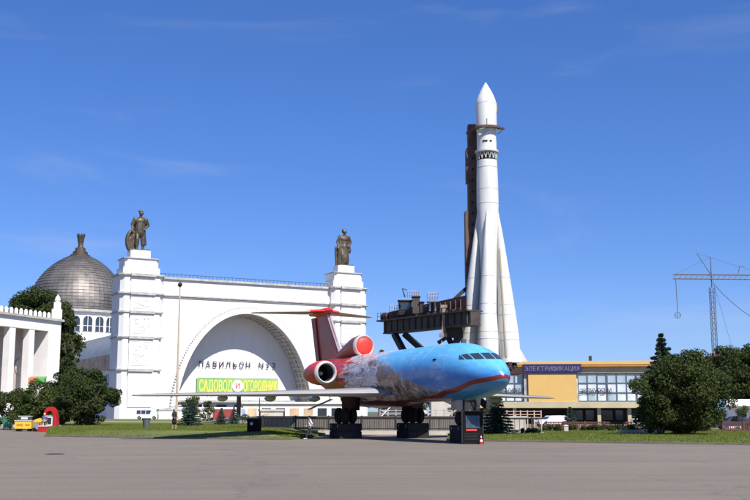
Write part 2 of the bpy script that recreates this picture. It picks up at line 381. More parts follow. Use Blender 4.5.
def blades(poly, cnt, ymax, zf):
    xs = [p[0] for p in poly]; ys = [p[1] for p in poly]
    x = np.random.uniform(max(min(xs), -48), min(max(xs), 48), cnt); y = np.random.uniform(min(ys), min(max(ys), ymax), cnt)
    k = inside(poly, x, y) & (np.abs(x) < 0.40 * y + 3); x, y = x[k], y[k]; n = len(x); z = zf(x, y)
    h = np.random.uniform(0.04, 0.13, n); a = np.random.uniform(0, 2 * PI, n); w = np.random.uniform(0.012, 0.03, n)
    lx, ly = np.random.normal(0, 0.05, n), np.random.normal(0, 0.05, n); v = np.zeros((n, 3, 3))
    v[:, 0] = np.stack([x - w * np.cos(a), y - w * np.sin(a), z - .02], 1); v[:, 1] = np.stack([x + w * np.cos(a), y + w * np.sin(a), z - .02], 1); v[:, 2] = np.stack([x + lx, y + ly, z + h], 1)
    return v.reshape(-1, 3)
gv = np.concatenate([blades(L_OUT, 330000, 128, bank_z), blades(R_LAWN, 170000, 110, lambda x, y: np.full(len(x), LAWN_Z))])
tag(link('grass', fast_mesh('grass', gv, 3, 'grass')), 'short green grass of the lawns behind the asphalt square', 'grass', kind='stuff')
for (xa, xb, sh) in ((-26.4, -6.2, 3.2), (4.9, 62, 0)):
    b = MB(); pa, pb = Vector((xa, edge(xa) - sh - 0.09, 0.03)), Vector((xb, edge(xb) - sh - 0.09, 0.03))
    b.beam(pa, pb, 0.16, 0.16); tag(b.build('kerb', 'kerb'), kind='structure')
b = MB(); b.add([(-44, 160, BANK_Z + 0.008), (-23, 142, BANK_Z + 0.008), (-23, 147, BANK_Z + 0.008), (-45, 168, BANK_Z + 0.008)], [(0, 1, 2, 3)])
tag(b.build('path', 'path'), kind='structure')

p = at(55, 453, 50.2); p.z = 0.0
t = thing('manhole_cover', 'dark round manhole cover in the asphalt at lower left', 'manhole', p)
b = MB(); b.lathe([(0.46, 0.001), (0.46, 0.012), (0.40, 0.014)], 28); b.build('rim', 'darksteel', t)
b = MB(); b.lathe([(0.39, 0.004), (0.39, 0.018)], 28)
for k in range(-3, 4): b.span(-math.sqrt(.36 ** 2 - (k * .09) ** 2), math.sqrt(.36 ** 2 - (k * .09) ** 2), k * .09 - .02, k * .09 + .02, .0185, .024)
b.build('lid', 'darksteel', t)

# ================================================================== EXHIBITION PAVILION WITH ARCH AND DOME
PAV_RZ = math.atan2(0.477, 0.879)
pav = thing('exhibition_pavilion', 'huge white pavilion with elliptical arched portal, two pylons and metal dome behind', 'pavilion', (-54.8, 240, 0), PAV_RZ)
UC, EA, EB, ND = 27.0, 17.4, 25.5, 6.6      # arch centre, half axes, niche depth
WT = 33.0
def arch_z(u): return EB * math.sqrt(max(0, 1 - ((u - UC) / EA) ** 2))
# wall around the arch, built of vertical strips
b = MB(); us = [5.3] + [UC - EA * math.cos(PI * i / 72) for i in range(73)] + [49.3]
for i in range(len(us) - 1):
    u0, u1 = us[i], us[i + 1]; z0, z1 = arch_z(u0), arch_z(u1)
    b.add([(u0, 0, z0), (u1, 0, z1), (u1, 0, WT), (u0, 0, WT)], [(0, 1, 2, 3)])
    if 0 < i < len(us) - 2:
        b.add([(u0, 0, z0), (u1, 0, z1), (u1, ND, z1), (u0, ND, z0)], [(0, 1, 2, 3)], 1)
b.add([(5.3, 0, WT), (49.3, 0, WT), (49.3, 8, WT), (5.3, 8, WT)], [(0, 1, 2, 3)])
b.add([(5.3, 8, 0), (49.3, 8, 0), (49.3, 8, WT), (5.3, 8, WT)], [(0, 1, 2, 3)])
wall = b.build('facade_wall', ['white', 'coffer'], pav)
b = MB()
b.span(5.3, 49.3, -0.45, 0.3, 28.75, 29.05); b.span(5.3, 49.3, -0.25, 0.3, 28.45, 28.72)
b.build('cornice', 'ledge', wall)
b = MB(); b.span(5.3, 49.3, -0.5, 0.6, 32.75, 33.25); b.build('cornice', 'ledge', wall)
b = MB(); b.span(5.3, 49.3, -0.35, 0.0, 0.0, 3.0); b.build('plinth', 'white', wall)
# roof railing
b = MB()
for i in range(45): b.span(5.5 + i * 0.99, 5.57 + i * 0.99, 1.0, 1.07, 33.25, 34.1)
b.span(5.4, 49.2, 0.99, 1.08, 34.1, 34.2)
b.build('roof_railing', 'darksteel', wall)
# archivolt band standing proud of the wall, with blocks on its outer rim
b = MB(); N = 90
def ell(t, e): return (UC - (EA + e) * math.cos(t), (EB + e) * math.sin(t))
rings = []
for i in range(N + 1):
    t = PI * i / N; x0, z0 = ell(t, -0.05); x1, z1 = ell(t, 1.25)
    rings.append([(x0, 0.3, z0), (x0, -0.6, z0), (x1, -0.6, z1), (x1, 0.3, z1)])
b.loft(rings); band = b.build('archivolt', 'white', pav)
b = MB()
for i in range(3, 118):
    t = PI * i / 120; x0, z0 = ell(t, 1.45)
    b.box((x0, -0.35, z0), (0.34, 0.5, 0.34), 0)
b.build('rim_block', 'white', band, kind='stuff')
# soffit coffer ribs
b = MB()
rib_me = None
for i in range(4, 57):
    t = PI * i / 60; x0, z0 = ell(t, -0.02); x1, z1 = ell(t, -0.5)
    b2 = MB(); a = math.atan2(z1 - z0, x1 - x0)
    b.beam((( x0 + x1) / 2, 0.35, (z0 + z1) / 2), ((x0 + x1) / 2, ND - 0.02, (z0 + z1) / 2), 0.34, 0.3)
for k, yy in enumerate((0.5, 2.9, 5.1)):
    rr = []
    for i in range(61):
        t = PI * i / 60; x0, z0 = ell(t, -0.01); x1, z1 = ell(t, -0.26)
        rr.append([(x0, yy - 0.2, z0), (x1, yy - 0.2, z1), (x1, yy + 0.2, z1), (x0, yy + 0.2, z0)])
    b.loft(rr)
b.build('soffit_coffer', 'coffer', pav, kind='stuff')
b = MB(); b.add([(UC - EA - 1, ND, 0), (UC + EA + 1, ND, 0), (UC + EA + 1, ND, 27), (UC - EA - 1, ND, 27)], [(0, 1, 2, 3)])
niche = b.build('niche_wall', 'niche', pav)
b = MB(); b.span(UC - 16.5, UC + 16.5, ND - 1.4, ND - 0.02, 4.2, 4.7); b.build('ledge', 'ledge', niche)
for k in range(5):
    b = MB(); xx = UC - 9.5 + k * 4.6
    b.span(xx, xx + 2.4, ND - 0.12, ND + 0.1, 0.2, 3.5); d = b.build('door', 'glass', niche)
    b = MB()
    for q in (-0.08, 1.16, 2.4): b.span(xx + q, xx + q + 0.08, ND - 0.2, ND - 0.1, 0.2, 3.6)
    b.span(xx - 0.08, xx + 2.48, ND - 0.2, ND - 0.1, 3.5, 3.62); b.build('frame', 'mullion', d)
# raised lettering on the niche wall
def glyph(ch, size, thick, material, sx):
    if ch == 'Я':
        me_ = text_mesh('R', size, thick, material, sx); me_.transform(Matrix.Diagonal((-1, 1, 1, 1))); me_.flip_normals(); return me_
    if ch not in 'ЭФ': return text_mesh(ch, size, thick, material, sx)
    base = text_mesh('C' if ch == 'Э' else 'O', size, thick, material, sx * (1.0 if ch == 'Э' else 1.05))
    if ch == 'Э': base.transform(Matrix.Diagonal((-1, 1, 1, 1)))
    co = [v.co.copy() for v in base.vertices]; x0, x1 = min(c.x for c in co), max(c.x for c in co); z0, z1 = min(c.z for c in co), max(c.z for c in co)
    q = MB(); q.v = [tuple(c) for c in co]; q.f = [tuple(p_.vertices) for p_ in base.polygons]; q.m = [0] * len(q.f); w_ = size * 0.09
    if ch == 'Э': q.span(x0 + (x1 - x0) * .32, x1 - w_ * .6, -thick * .9, thick * .9, (z0 + z1) / 2 - w_ / 2, (z0 + z1) / 2 + w_ / 2)
    else: q.span(-w_ / 2 + (x0 + x1) / 2, w_ / 2 + (x0 + x1) / 2, -thick * .9, thick * .9, z0 - w_ * .7, z1 + w_ * .7)
    return q.mesh('letter', material)
def letters(parent, word, u0, u1, z, size, y, material, thick, sx=1.0, name='letter'):
    n = len(word); st = (u1 - u0) / (n - 1)
    for i, ch in enumerate(word):
        if ch == ' ': continue
        o = link(name, glyph(ch, size, thick, material, sx), parent); o.location = (u0 + i * st, y, z)
def niche_u(px):   # local u on the niche wall seen at photo column px
    best = None
    for k in range(1000):
        u = 5 + k * 0.045
        wx = -54.8 + 0.879 * u - 0.477 * ND; wy = 240 + 0.477 * u + 0.879 * ND
        e = abs(375 + FPX * wx / (wy * math.cos(PITCH) ** 0) - px)
        if best is None or e < best[0]: best = (e, u)
    return best[1]
lu0, lu1 = niche_u(201.5), niche_u(274)
let = bpy.data.objects.new('lettering', None); COL.objects.link(let); let.parent = niche
letters(let, 'ПАВИЛЬОН N32', lu0, lu1, 12.7, 1.95, ND - 0.36, 'letterdark', 0.07, 0.95)
# pylons
def pylon(uc):
    p = bpy.data.objects.new('pylon', None); COL.objects.link(p); p.parent = pav; p.location = (uc, 0, 0)
    def octa(hw, y0, y1, ch): return [(-hw + ch, y0), (hw - ch, y0), (hw, y0 + ch), (hw, y1), (-hw, y1), (-hw, y0 + ch)]
    b = MB(); b.prism(octa(5.0, -1.9, 5.6, 0.9), 0, 33.0); b.span(-2.75, 2.75, -2.35, -1.7, 3.0, 32.0)
    b.build('shaft', 'white', p)
    b = MB(); b.prism(octa(5.3, -2.2, 5.7, 0.9), 0, 3.0); b.build('base', 'white', p)
    b = MB(); b.prism(octa(4.35, -1.4, 5.0, 0.7), 33.4, 35.0); b.prism(octa(3.95, -1.1, 4.6, 0.6), 35.0, 37.0)
    b.prism(octa(2.4, 0.1, 3.4, 0.5), 37.25, 39.2); b.build('stepped_top', 'white', p)
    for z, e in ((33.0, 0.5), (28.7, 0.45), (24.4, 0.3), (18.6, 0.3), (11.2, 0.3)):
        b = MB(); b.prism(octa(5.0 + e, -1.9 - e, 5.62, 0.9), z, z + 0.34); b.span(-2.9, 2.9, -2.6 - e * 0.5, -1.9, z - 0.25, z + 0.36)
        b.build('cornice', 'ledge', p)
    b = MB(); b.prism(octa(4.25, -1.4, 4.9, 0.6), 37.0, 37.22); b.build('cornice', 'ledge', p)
    rnd = random.Random(int(uc) + 3)
    for z0, z1 in ((19.6, 23.9), (25.3, 28.1), (12.3, 17.9)):
        b = MB()
        for (x0, x1, za, zb) in ((-2.2, 2.2, z0, z0 + 0.18), (-2.2, 2.2, z1 - 0.18, z1), (-2.2, -2.02, z0 + 0.18, z1 - 0.18), (2.02, 2.2, z0 + 0.18, z1 - 0.18)):
            b.span(x0, x1, -2.42, -2.3, za, zb)
        for i in range(26):
            xx, zz = rnd.uniform(-1.7, 1.7), rnd.uniform(z0 + 0.5, z1 - 0.5)
            b.ball((xx, -2.35, zz), (rnd.uniform(0.12, 0.42), rnd.uniform(0.07, 0.14), rnd.uniform(0.12, 0.5)), 8, 6)
        b.ball((0, -2.35, (z0 + z1) / 2), (0.8, 0.16, min(0.8, (z1 - z0) * .3)), 16, 10)
        b.build('relief_panel', 'white', p, smooth=True)
    return p
pylon(0.4); pylon(54.2)
# the long hall behind with its barrel roof
HW, HE, HC = 20.0, 13.4, 27.0
b = MB(); b.span(UC - HW, UC + HW, 8.1, 166, 0, HE); hall = b.build('hall_wall', 'white', pav)
b = MB(); b.span(UC - HW - 0.9, UC + HW + 0.9, 8.2, 165.9, HE, HE + 4.0); b.build('eave', 'taneave', hall)
b = MB(); ring0 = []; 
rr = []
for y in np.linspace(8.3, 168, 30):
    rr.append([(UC - (HW - 1) * math.cos(PI * i / 24), y, HE + 4.0 + (HC - HE - 4.0) * math.sin(PI * i / 24)) for i in range(25)])
b.loft(rr); roof = b.build('hall_roof', 'leadroof', pav, smooth=60)
b = MB()
for y in np.arange(12, 166, 4.0):
    for i in range(24):
        t0, t1 = PI * i / 24, PI * (i + 1) / 24
        f = lambda t: (UC - (HW - 0.93) * math.cos(t), y, HE + 4.0 + (HC - HE - 3.93) * math.sin(t))
        b.beam(f(t0), f(t1), 0.16, 0.18)
b.build('roof_rib', 'mullion', roof, kind='stuff')
for k in range(17):
    y0 = 14 + k * 9
    b = MB(); pts = [(y0, 5.0), (y0 + 5.5, 5.0)] + [(y0 + 2.75 + 2.75 * math.cos(PI * i / 10), 10.5 + 2.75 * math.sin(PI * i / 10)) for i in range(11)]
    b.add([(UC - HW - 0.03, y, z) for y, z in pts], [tuple(range(len(pts)))]); w = b.build('window', 'glass', hall)
    b = MB()
    for q in (0, 1.83, 3.66, 5.4): b.span(UC - HW - 0.12, UC - HW - 0.04, y0 + q, y0 + q + 0.12, 5, 12.2)
    b.span(UC - HW - 0.13, UC - HW - 0.05, y0, y0 + 5.5, 8.4, 8.55); b.build('frame', 'mullion', w)
# drum and dome
DC = (UC, 183.0)
b = MB(); b.lathe([(23, 0), (23, 29.5), (19.5, 31.5)], 48, DC + (0,)); b.build('drum_base', 'white', pav, smooth=30)
b = MB(); b.lathe([(17.6, 31.0), (17.6, 39.6)], 48, DC + (0,)); drum = b.build('drum', 'rosewall', pav, smooth=30)
b = MB(); b.lathe([(17.7, 39.5), (18.8, 39.8), (18.8, 40.5), (17.4, 41.0)], 64, DC + (0,)); b.build('cornice', 'ledge', drum)
b = MB(); b.lathe([(18.5, 31.0), (18.5, 31.6), (17.7, 31.9)], 64, DC + (0,)); b.build('cornice', 'ledge', drum)
nw = 24
for k in range(nw):
    a0 = 2 * PI * k / nw; pts = [(-1.75, 32.3), (1.75, 32.3)] + [(1.75 * math.cos(PI * i / 10), 36.6 + 1.75 * math.sin(PI * i / 10)) for i in range(11)]
    def wp(x, r): return (DC[0] + r * math.cos(a0) - x * math.sin(a0), DC[1] + r * math.sin(a0) + x * math.cos(a0))
    if math.cos(a0 + PI / 2) < -0.35: continue      # far side of the drum
    b = MB(); b.add([wp(x, 17.78) + (z,) for x, z in pts], [tuple(range(len(pts)))]); w = b.build('window', 'glass', drum)
    b = MB()
    for i in range(10):
        p0, p1 = pts[2 + i], pts[3 + i]; b.beam(wp(p0[0] * 1.06, 17.85) + (p0[1],), wp(p1[0] * 1.06, 17.85) + (p1[1],), 0.25, 0.3)
    for xx in (-1.85, 0.0, 1.85): b.beam(wp(xx, 17.85) + (32.3,), wp(xx, 17.85) + (36.7 if xx else 38.2,), 0.2, 0.22)
    b.beam(wp(-1.85, 17.85) + (34.4,), wp(1.85, 17.85) + (34.4,), 0.18, 0.18)
    b.build('frame', 'rosewall', w)
dome_prof = [(17.9, 41.0), (18.1, 44.5), (17.6, 48.2), (16.4, 52.0), (14.3, 55.4), (11.6, 58.4), (8.6, 60.9), (5.8, 62.6), (3.6, 63.6)]
def prof_at(t):
    # Catmull-Rom through the profile
    n = len(dome_prof) - 1; f = min(max(t * n, 0), n - 1e-6); i = int(f); f -= i
    p = [dome_prof[min(max(i + k, 0), n)] for k in (-1, 0, 1, 2)]
    q = lambda k: 0.5 * (2 * p[1][k] + (p[2][k] - p[0][k]) * f + (2 * p[0][k] - 5 * p[1][k] + 4 * p[2][k] - p[3][k]) * f * f + (3 * p[1][k] - p[0][k] - 3 * p[2][k] + p[3][k]) * f ** 3)
    return q(0), q(1)
b = MB(); b.lathe([prof_at(i / 40) for i in range(41)], 64, DC + (0,)); dome = b.build('dome', 'domepanel', pav, smooth=60)
b = MB(); rnd = random.Random(5); NRW, NCL = 24, 56
for j in range(NRW):
    (r0, z0), (r1, z1) = prof_at(j / NRW), prof_at((j + 1) / NRW)
    for i in range(NCL):
        t0, t1 = 2 * PI * (i + 0.04) / NCL, 2 * PI * (i + 0.96) / NCL
        if math.sin((t0 + t1) / 2) > 0.55: continue
        e0, e1 = 0.22 + rnd.uniform(-.05, .05), 0.10 + rnd.uniform(-.04, .04)
        gz = (z1 - z0) * 0.05
        q = lambda r, t, z: (DC[0] + r * math.cos(t), DC[1] + r * math.sin(t), z)
        b.add([q(r0 + e0, t0, z0 + gz), q(r0 + e0, t1, z0 + gz), q(r1 + e1, t1, z1 - gz), q(r1 + e1, t0, z1 - gz),
               q(r0, t0, z0 + gz), q(r0, t1, z0 + gz)], [(0, 1, 2, 3), (0, 4, 5, 1)])
b.build('dome_panel', 'domepanel', dome, kind='stuff')
b = MB(); b.lathe([(3.9, 63.3), (3.9, 64.0), (3.0, 64.3), (2.9, 65.3), (2.1, 65.7), (2.0, 66.8), (1.2, 67.2), (0.95, 68.0), (1.15, 69.3), (1.45, 71.2), (1.6, 72.0), (1.2, 72.1), (0.5, 70.5)], 20, DC + (0,))
fin = b.build('finial', 'bronze', pav, smooth=40)
b = MB()
for k in range(8):
    a = 2 * PI * k / 8; b.tube((DC[0] + 1.35 * math.cos(a), DC[1] + 1.35 * math.sin(a), 71.5), (DC[0] + 1.5 * math.cos(a), DC[1] + 1.5 * math.sin(a), 72.7), 0.34, 0.2, 6)
b.build('crown_spike', 'bronze', fin, kind='stuff')

def pav_pt(u, y, z):
    return Vector((-54.8 + math.cos(PAV_RZ) * u - math.sin(PAV_RZ) * y, 240 + math.sin(PAV_RZ) * u + math.cos(PAV_RZ) * y, z))

# banner hung in the niche
bu0, bu1 = niche_u(197.5), niche_u(278); bz0, bz1 = 6.3, 10.0
bn = thing('banner', 'long green banner with yellow lettering hung under the arch', 'banner', pav_pt((bu0 + bu1) / 2, ND - 0.6, bz0), PAV_RZ)
m = mat('banner_green', (0.10, 0.40, 0.14), 0.7, col2=(0.42, 0.50, 0.10), vscale=0.16)
b = MB(); W = bu1 - bu0; b.span(-W / 2, W / 2, 0, 0.12, 0, bz1 - bz0); b.build('cloth', m, bn)
b = MB(); b.span(-W / 2 - 0.05, W / 2 + 0.05, 0.13, 0.3, -0.1, 0); b.span(-W / 2 - 0.05, W / 2 + 0.05, 0.13, 0.3, bz1 - bz0, bz1 - bz0 + 0.1); b.build('frame', 'steel', bn)
def fit_word(body, size, x0, x1, z, y, material, parent, bold=0.05, name='word'):
    me_ = text_mesh(body, size, 0.02, material, 1.0, 'LEFT', bold); xs_ = [v.co.x for v in me_.vertices]; k = (x1 - x0) / (max(xs_) - min(xs_))
    me_.transform(Matrix.Diagonal((k, 1, 1, 1))); o_ = link(name, me_, parent); o_.location = (x0 - min(xs_) * k, y, z); return o_
fit_word('САДОВОД', 3.75, -W / 2 + 0.55, -W * 0.045 - 0.6, 0.5, -0.05, 'letteryellow', bn); fit_word('ОГОРОДНИК', 3.75, W * 0.045 + 0.35, W / 2 - 0.35, 0.5, -0.05, 'letteryellow', bn)
b = MB(); b.lathe([(1.45, -0.02), (1.45, 0.02)], 24, axis='Z'); disc = b.build('disc', 'paperwhite', bn); disc.rotation_euler = (PI / 2, 0, 0); disc.location = (-0.2, -0.09, 1.9)
o = link('word', text_mesh('и', 2.5, 0.02, 'letterred', 1.0, 'CENTER', 0.0), bn); o.location = (-0.2, -0.15, 1.25)

# ================================================================== figures (statues, people)
def capsule(b, p, q, r0, r1, n=10):
    b.tube(p, q, r0, r1, n); b.ball(p, r0 * 1.0, n, 8); b.ball(q, r1 * 1.0, n, 8)
def body_mesh(parts, name, voxel, smooth=2):
    b = MB()
    for p in parts:
        if p[0] == 'c': capsule(b, *p[1:])
        else: b.ball(p[1], p[2], 14, 10)
    me = b.mesh(name, 'skin'); o = link(name, me)
    r = o.modifiers.new('r', 'REMESH'); r.mode = 'VOXEL'; r.voxel_size = voxel
    s_ = o.modifiers.new('s', 'SMOOTH'); s_.factor = 0.5; s_.iterations = smooth
    bpy.context.view_layer.update()
    out = bpy.data.meshes.new_from_object(o.evaluated_get(bpy.context.evaluated_depsgraph_get()))
    bpy.data.objects.remove(o)
    out.polygons.foreach_set('use_smooth', [True] * len(out.polygons)); out.materials.clear()
    return out
def hand(parts, w, d, side, s=1.0):
    """palm and five curled fingers at wrist w pointing along d"""
    d = Vector(d).normalized(); lat = Vector((0, 1, 0)); nrm = d.cross(lat).normalized() * side
    w = Vector(w); palm = w + d * 0.09 * s
    parts.append(('c', w, palm, 0.026 * s, 0.034 * s))
    for k, L in enumerate((0.068, 0.078, 0.072, 0.056)):
        o = lat * (k - 1.5) * 0.021 * s
        a = palm + o; m_ = a + d * L * 0.55 * s; e = m_ + (d * 0.7 + nrm * 0.7).normalized() * L * 0.5 * s
        parts += [('c', a, m_, 0.0095 * s, 0.009 * s, 6), ('c', m_, e, 0.009 * s, 0.008 * s, 6)]
    th = w + d * 0.03 * s - lat * 0.03 * s; t2 = th + (d - lat * 0.8).normalized() * 0.045 * s
    parts += [('c', th, t2, 0.012 * s, 0.011 * s, 6), ('c', t2, t2 + d * 0.03 * s, 0.011 * s, 0.009 * s, 6)]
def head(parts, c, fwd=(1, 0, 0), s=1.0):
    c = Vector(c); f = Vector(fwd).normalized(); lt = Vector((-f.y, f.x, 0))
    parts += [('b', c, (0.088 * s, 0.080 * s, 0.115 * s)), ('b', c - f * 0.02 * s + Vector((0, 0, 0.02 * s)), (0.09 * s, 0.082 * s, 0.1 * s)),
              ('c', c + f * 0.055 * s - Vector((0, 0, 0.085 * s)), c + f * 0.05 * s - Vector((0, 0, 0.07 * s)), 0.035 * s, 0.04 * s),
              ('c', c + f * 0.088 * s + Vector((0, 0, 0.012 * s)), c + f * 0.105 * s - Vector((0, 0, 0.025 * s)), 0.010 * s, 0.014 * s, 6),
              ('c', c + f * 0.082 * s - lt * 0.018 * s - Vector((0, 0, 0.055 * s)), c + f * 0.082 * s + lt * 0.018 * s - Vector((0, 0, 0.055 * s)), 0.009 * s, 0.009 * s, 6),
              ('c', c + lt * 0.082 * s + Vector((0, 0, 0.02 * s)), c + lt * 0.084 * s - Vector((0, 0, 0.025 * s)), 0.014 * s, 0.010 * s, 6),
              ('c', c - lt * 0.082 * s + Vector((0, 0, 0.02 * s)), c - lt * 0.084 * s - Vector((0, 0, 0.025 * s)), 0.014 * s, 0.010 * s, 6)]
def human(feetL, feetR, kneeL, kneeR, hip, chest, neck, hd, shL, elL, wrL, shR, elR, wrR, fwd=(1, 0, 0), slim=1.0, hands=True):
    V = Vector; P = []
    hip, chest, neck, hd = V(hip), V(chest), V(neck), V(hd); f = V(fwd).normalized()
    lt = V((-f.y, f.x, 0))
    for ft, kn, sd in ((feetL, kneeL, 1), (feetR, kneeR, -1)):
        ft, kn = V(ft), V(kn); hp = hip + lt * 0.095 * sd
        P += [('c', hp, kn, 0.092 * slim, 0.062 * slim), ('c', kn, kn * 0.6 + ft * 0.4 - f * 0.015, 0.06 * slim, 0.062 * slim), ('c', kn * 0.6 + ft * 0.4 - f * 0.015, ft, 0.06 * slim, 0.042 * slim),
              ('c', ft - f * 0.05 - V((0, 0, 0.035)), ft + f * 0.15 - V((0, 0, 0.045)), 0.042, 0.033)]
    P += [('b', hip + V((0, 0, 0.03)), (0.13 * slim, 0.165 * slim, 0.13)), ('c', hip + V((0, 0, 0.06)), hip * 0.5 + chest * 0.5, 0.13 * slim, 0.125 * slim),
          ('b', chest, (0.125 * slim, 0.175 * slim, 0.19)), ('c', chest + lt * 0.06, hip * 0.45 + chest * 0.55 + lt * 0.05, 0.115 * slim, 0.11 * slim), ('c', chest - lt * 0.06, hip * 0.45 + chest * 0.55 - lt * 0.05, 0.115 * slim, 0.11 * slim),
          ('c', neck - V((0, 0, 0.08)), neck + V((0, 0, 0.05)), 0.062, 0.055)]
    for sh, el, wr, sd in ((shL, elL, wrL, 1), (shR, elR, wrR, -1)):
        sh, el, wr = V(sh), V(el), V(wr)
        P += [('c', neck - V((0, 0, 0.06)), sh, 0.06, 0.062), ('c', sh, el, 0.058 * slim, 0.045 * slim), ('c', el, wr, 0.044 * slim, 0.029 * slim)]
        if hands: hand(P, wr, (wr - el), sd)
    head(P, hd, fwd)
    return P
def colour_by(me, mats, fn):
    for m_ in mats: me.materials.append(M[m_])
    me.polygons.foreach_set('material_index', [fn(p.center) for p in me.polygons])

# statues, ~9.4 m tall on the pylons
def statue(uc, female, label):
    s = 5.25; base = pav_pt(uc, 1.75, 39.2)
    t = thing('statue', label, 'statue', base, PAV_RZ - PI / 2)   # local +x faces out of the facade
    P = human((0.03, 0.12, 0.08), (0.10, -0.13, 0.08), (0.04, 0.12, 0.50), (0.12, -0.13, 0.50), (0, 0, 0.93), (0, 0, 1.28), (0, 0, 1.49), (0.02, 0.02, 1.66),
              (0, 0.21, 1.43), (-0.06, 0.33, 1.17), (0.10, 0.20, 1.0), (0, -0.21, 1.43), (-0.03, -0.32, 1.16), (0.06, -0.31, 0.92), slim=1.14, hands=True)
    if female:   # long skirt, shawl and kerchief
        P += [('c', (-0.02, 0.13, 1.40), (-0.02, 0.20, 0.75), 0.10, 0.13), ('c', (-0.02, -0.13, 1.40), (-0.02, -0.2, 0.9), 0.10, 0.12), ('b', (0.0, 0, 1.30), (0.16, 0.24, 0.18)), ('c', (0, 0, 0.95), (0.02, 0, 0.35), 0.17, 0.21), ('c', (0.02, 0, 0.35), (0.02, 0, 0.2), 0.21, 0.2), ('b', (-0.02, 0, 1.70), (0.11, 0.105, 0.12))]
    else:
        P += [('b', (0, 0, 1.30), (0.17, 0.25, 0.2)), ('c', (-0.02, 0, 1.2), (-0.02, 0, 0.80), 0.19, 0.21), ('c', (0, 0.20, 1.39), (-0.05, 0.30, 1.14), 0.080, 0.070), ('c', (0, -0.20, 1.39), (-0.03, -0.29, 1.13), 0.080, 0.070), ('c', (-0.12, 0.12, 1.35), (-0.14, 0.2, 0.35), 0.08, 0.1), ('c', (-0.12, -0.12, 1.35), (-0.14, -0.18, 0.4), 0.08, 0.1), ('c', (0, 0.1, 0.62), (0.02, 0.12, 0.28), 0.095, 0.085), ('c', (0, -0.1, 0.62), (0.08, -0.13, 0.28), 0.095, 0.085), ('b', (0, 0, 1.0), (0.16, 0.2, 0.12)), ('b', (0, 0, 1.76), (0.1, 0.1, 0.05))]
    me = body_mesh(P, 'figure', 0.014); me.materials.append(M['bronze']); me.transform(Matrix.Diagonal((s, s * 1.18, s * 1.03, 1))); link('figure', me, t)
    sd = -1.0
    Q = []; rnd = random.Random(int(uc) + 1)
    if female:   # sheaf on a stump
        for i in range(16):
            a = rnd.uniform(0, 2 * PI); r0 = rnd.uniform(0.02, 0.13); 
            Q.append(('c', (-0.05 + r0 * math.cos(a), sd * 0.30 + r0 * math.sin(a), 0.02), (-0.05 + r0 * 1.3 * math.cos(a), sd * 0.30 + r0 * 1.3 * math.sin(a), rnd.uniform(0.75, 0.95)), 0.05, 0.06))
        nm = 'sheaf'
    else:        # cloak-draped cog wheel leaning at the leg
        for i in range(24):
            a0, a1 = 2 * PI * i / 24, 2 * PI * (i + 1) / 24
            f = lambda a: (-0.10, sd * 0.34 + 0.20 * math.cos(a), 0.44 + 0.42 * math.sin(a))
            Q.append(('c', f(a0), f(a1), 0.10, 0.10))
        for i in range(9): Q.append(('c', (-0.08, sd * (0.18 + 0.035 * i), 0.05), (-0.06, sd * (0.20 + 0.03 * i), 0.82 - 0.04 * i), 0.06, 0.06))
        nm = 'draped_wheel'
    me = body_mesh(Q, nm, 0.018); me.materials.append(M['bronze']); me.transform(Matrix.Scale(s, 4)); link(nm, me, t)
    b = MB(); b.span(-1.3, 1.35, -2.0, 2.0, -0.02, 0.28); b.build('base', 'bronze', t)
statue(0.4, False, 'bronze statue of a standing worker on the left pylon nearest the dome')
statue(54.2, True, 'bronze statue of a woman with a sheaf on the right pylon by the aircraft tail')

# ================================================================== AIRCRAFT
TH = R(24.5)
PLX, PLY = 0.35, 80.0
jet = thing('airliner', 'three-engine passenger airliner painted blue at the nose and red at the tail', 'aircraft', (PLX, PLY, 0), math.atan2(-math.cos(TH), math.sin(TH)))
def jet_w(X, Yl, z):  # local to world
    c, s = math.cos(jet.rotation_euler.z), math.sin(jet.rotation_euler.z)
    return Vector((PLX + c * X - s * Yl, PLY + s * X + c * Yl, z))
NOSE, RF, ZC = 18.15, 1.9, 4.55
def fus(X):
    t = (NOSE - X) / 6.0
    if t < 1:
        t = max(t, 0.0); k = (1 - (1 - t) ** 2.1) ** 0.58
        sm = t * t * (3 - 2 * t)
        return 4.02 + (ZC - 4.02) * (1 - (1 - t) ** 2.2), RF * k, RF * k
    if X > -3.0: return ZC, RF, RF
    u = (-3.0 - X) / 10.6; u = min(u, 1)
    w = RF * (1 - u ** 1.7) + 0.55 * u ** 1.7
    h = RF * (1 - u ** 1.7) + 0.62 * u ** 1.7
    return ZC + 1.05 * u ** 1.6, w, h
def fus_front(L, z):
    lo, hi = 8.0, NOSE
    for _ in range(40):
        mid = (lo + hi) / 2; c, w, h = fus(mid)
        if (L / max(w, 1e-6)) ** 2 + ((z - c) / max(h, 1e-6)) ** 2 < 1: lo = mid
        else: hi = mid
    return lo
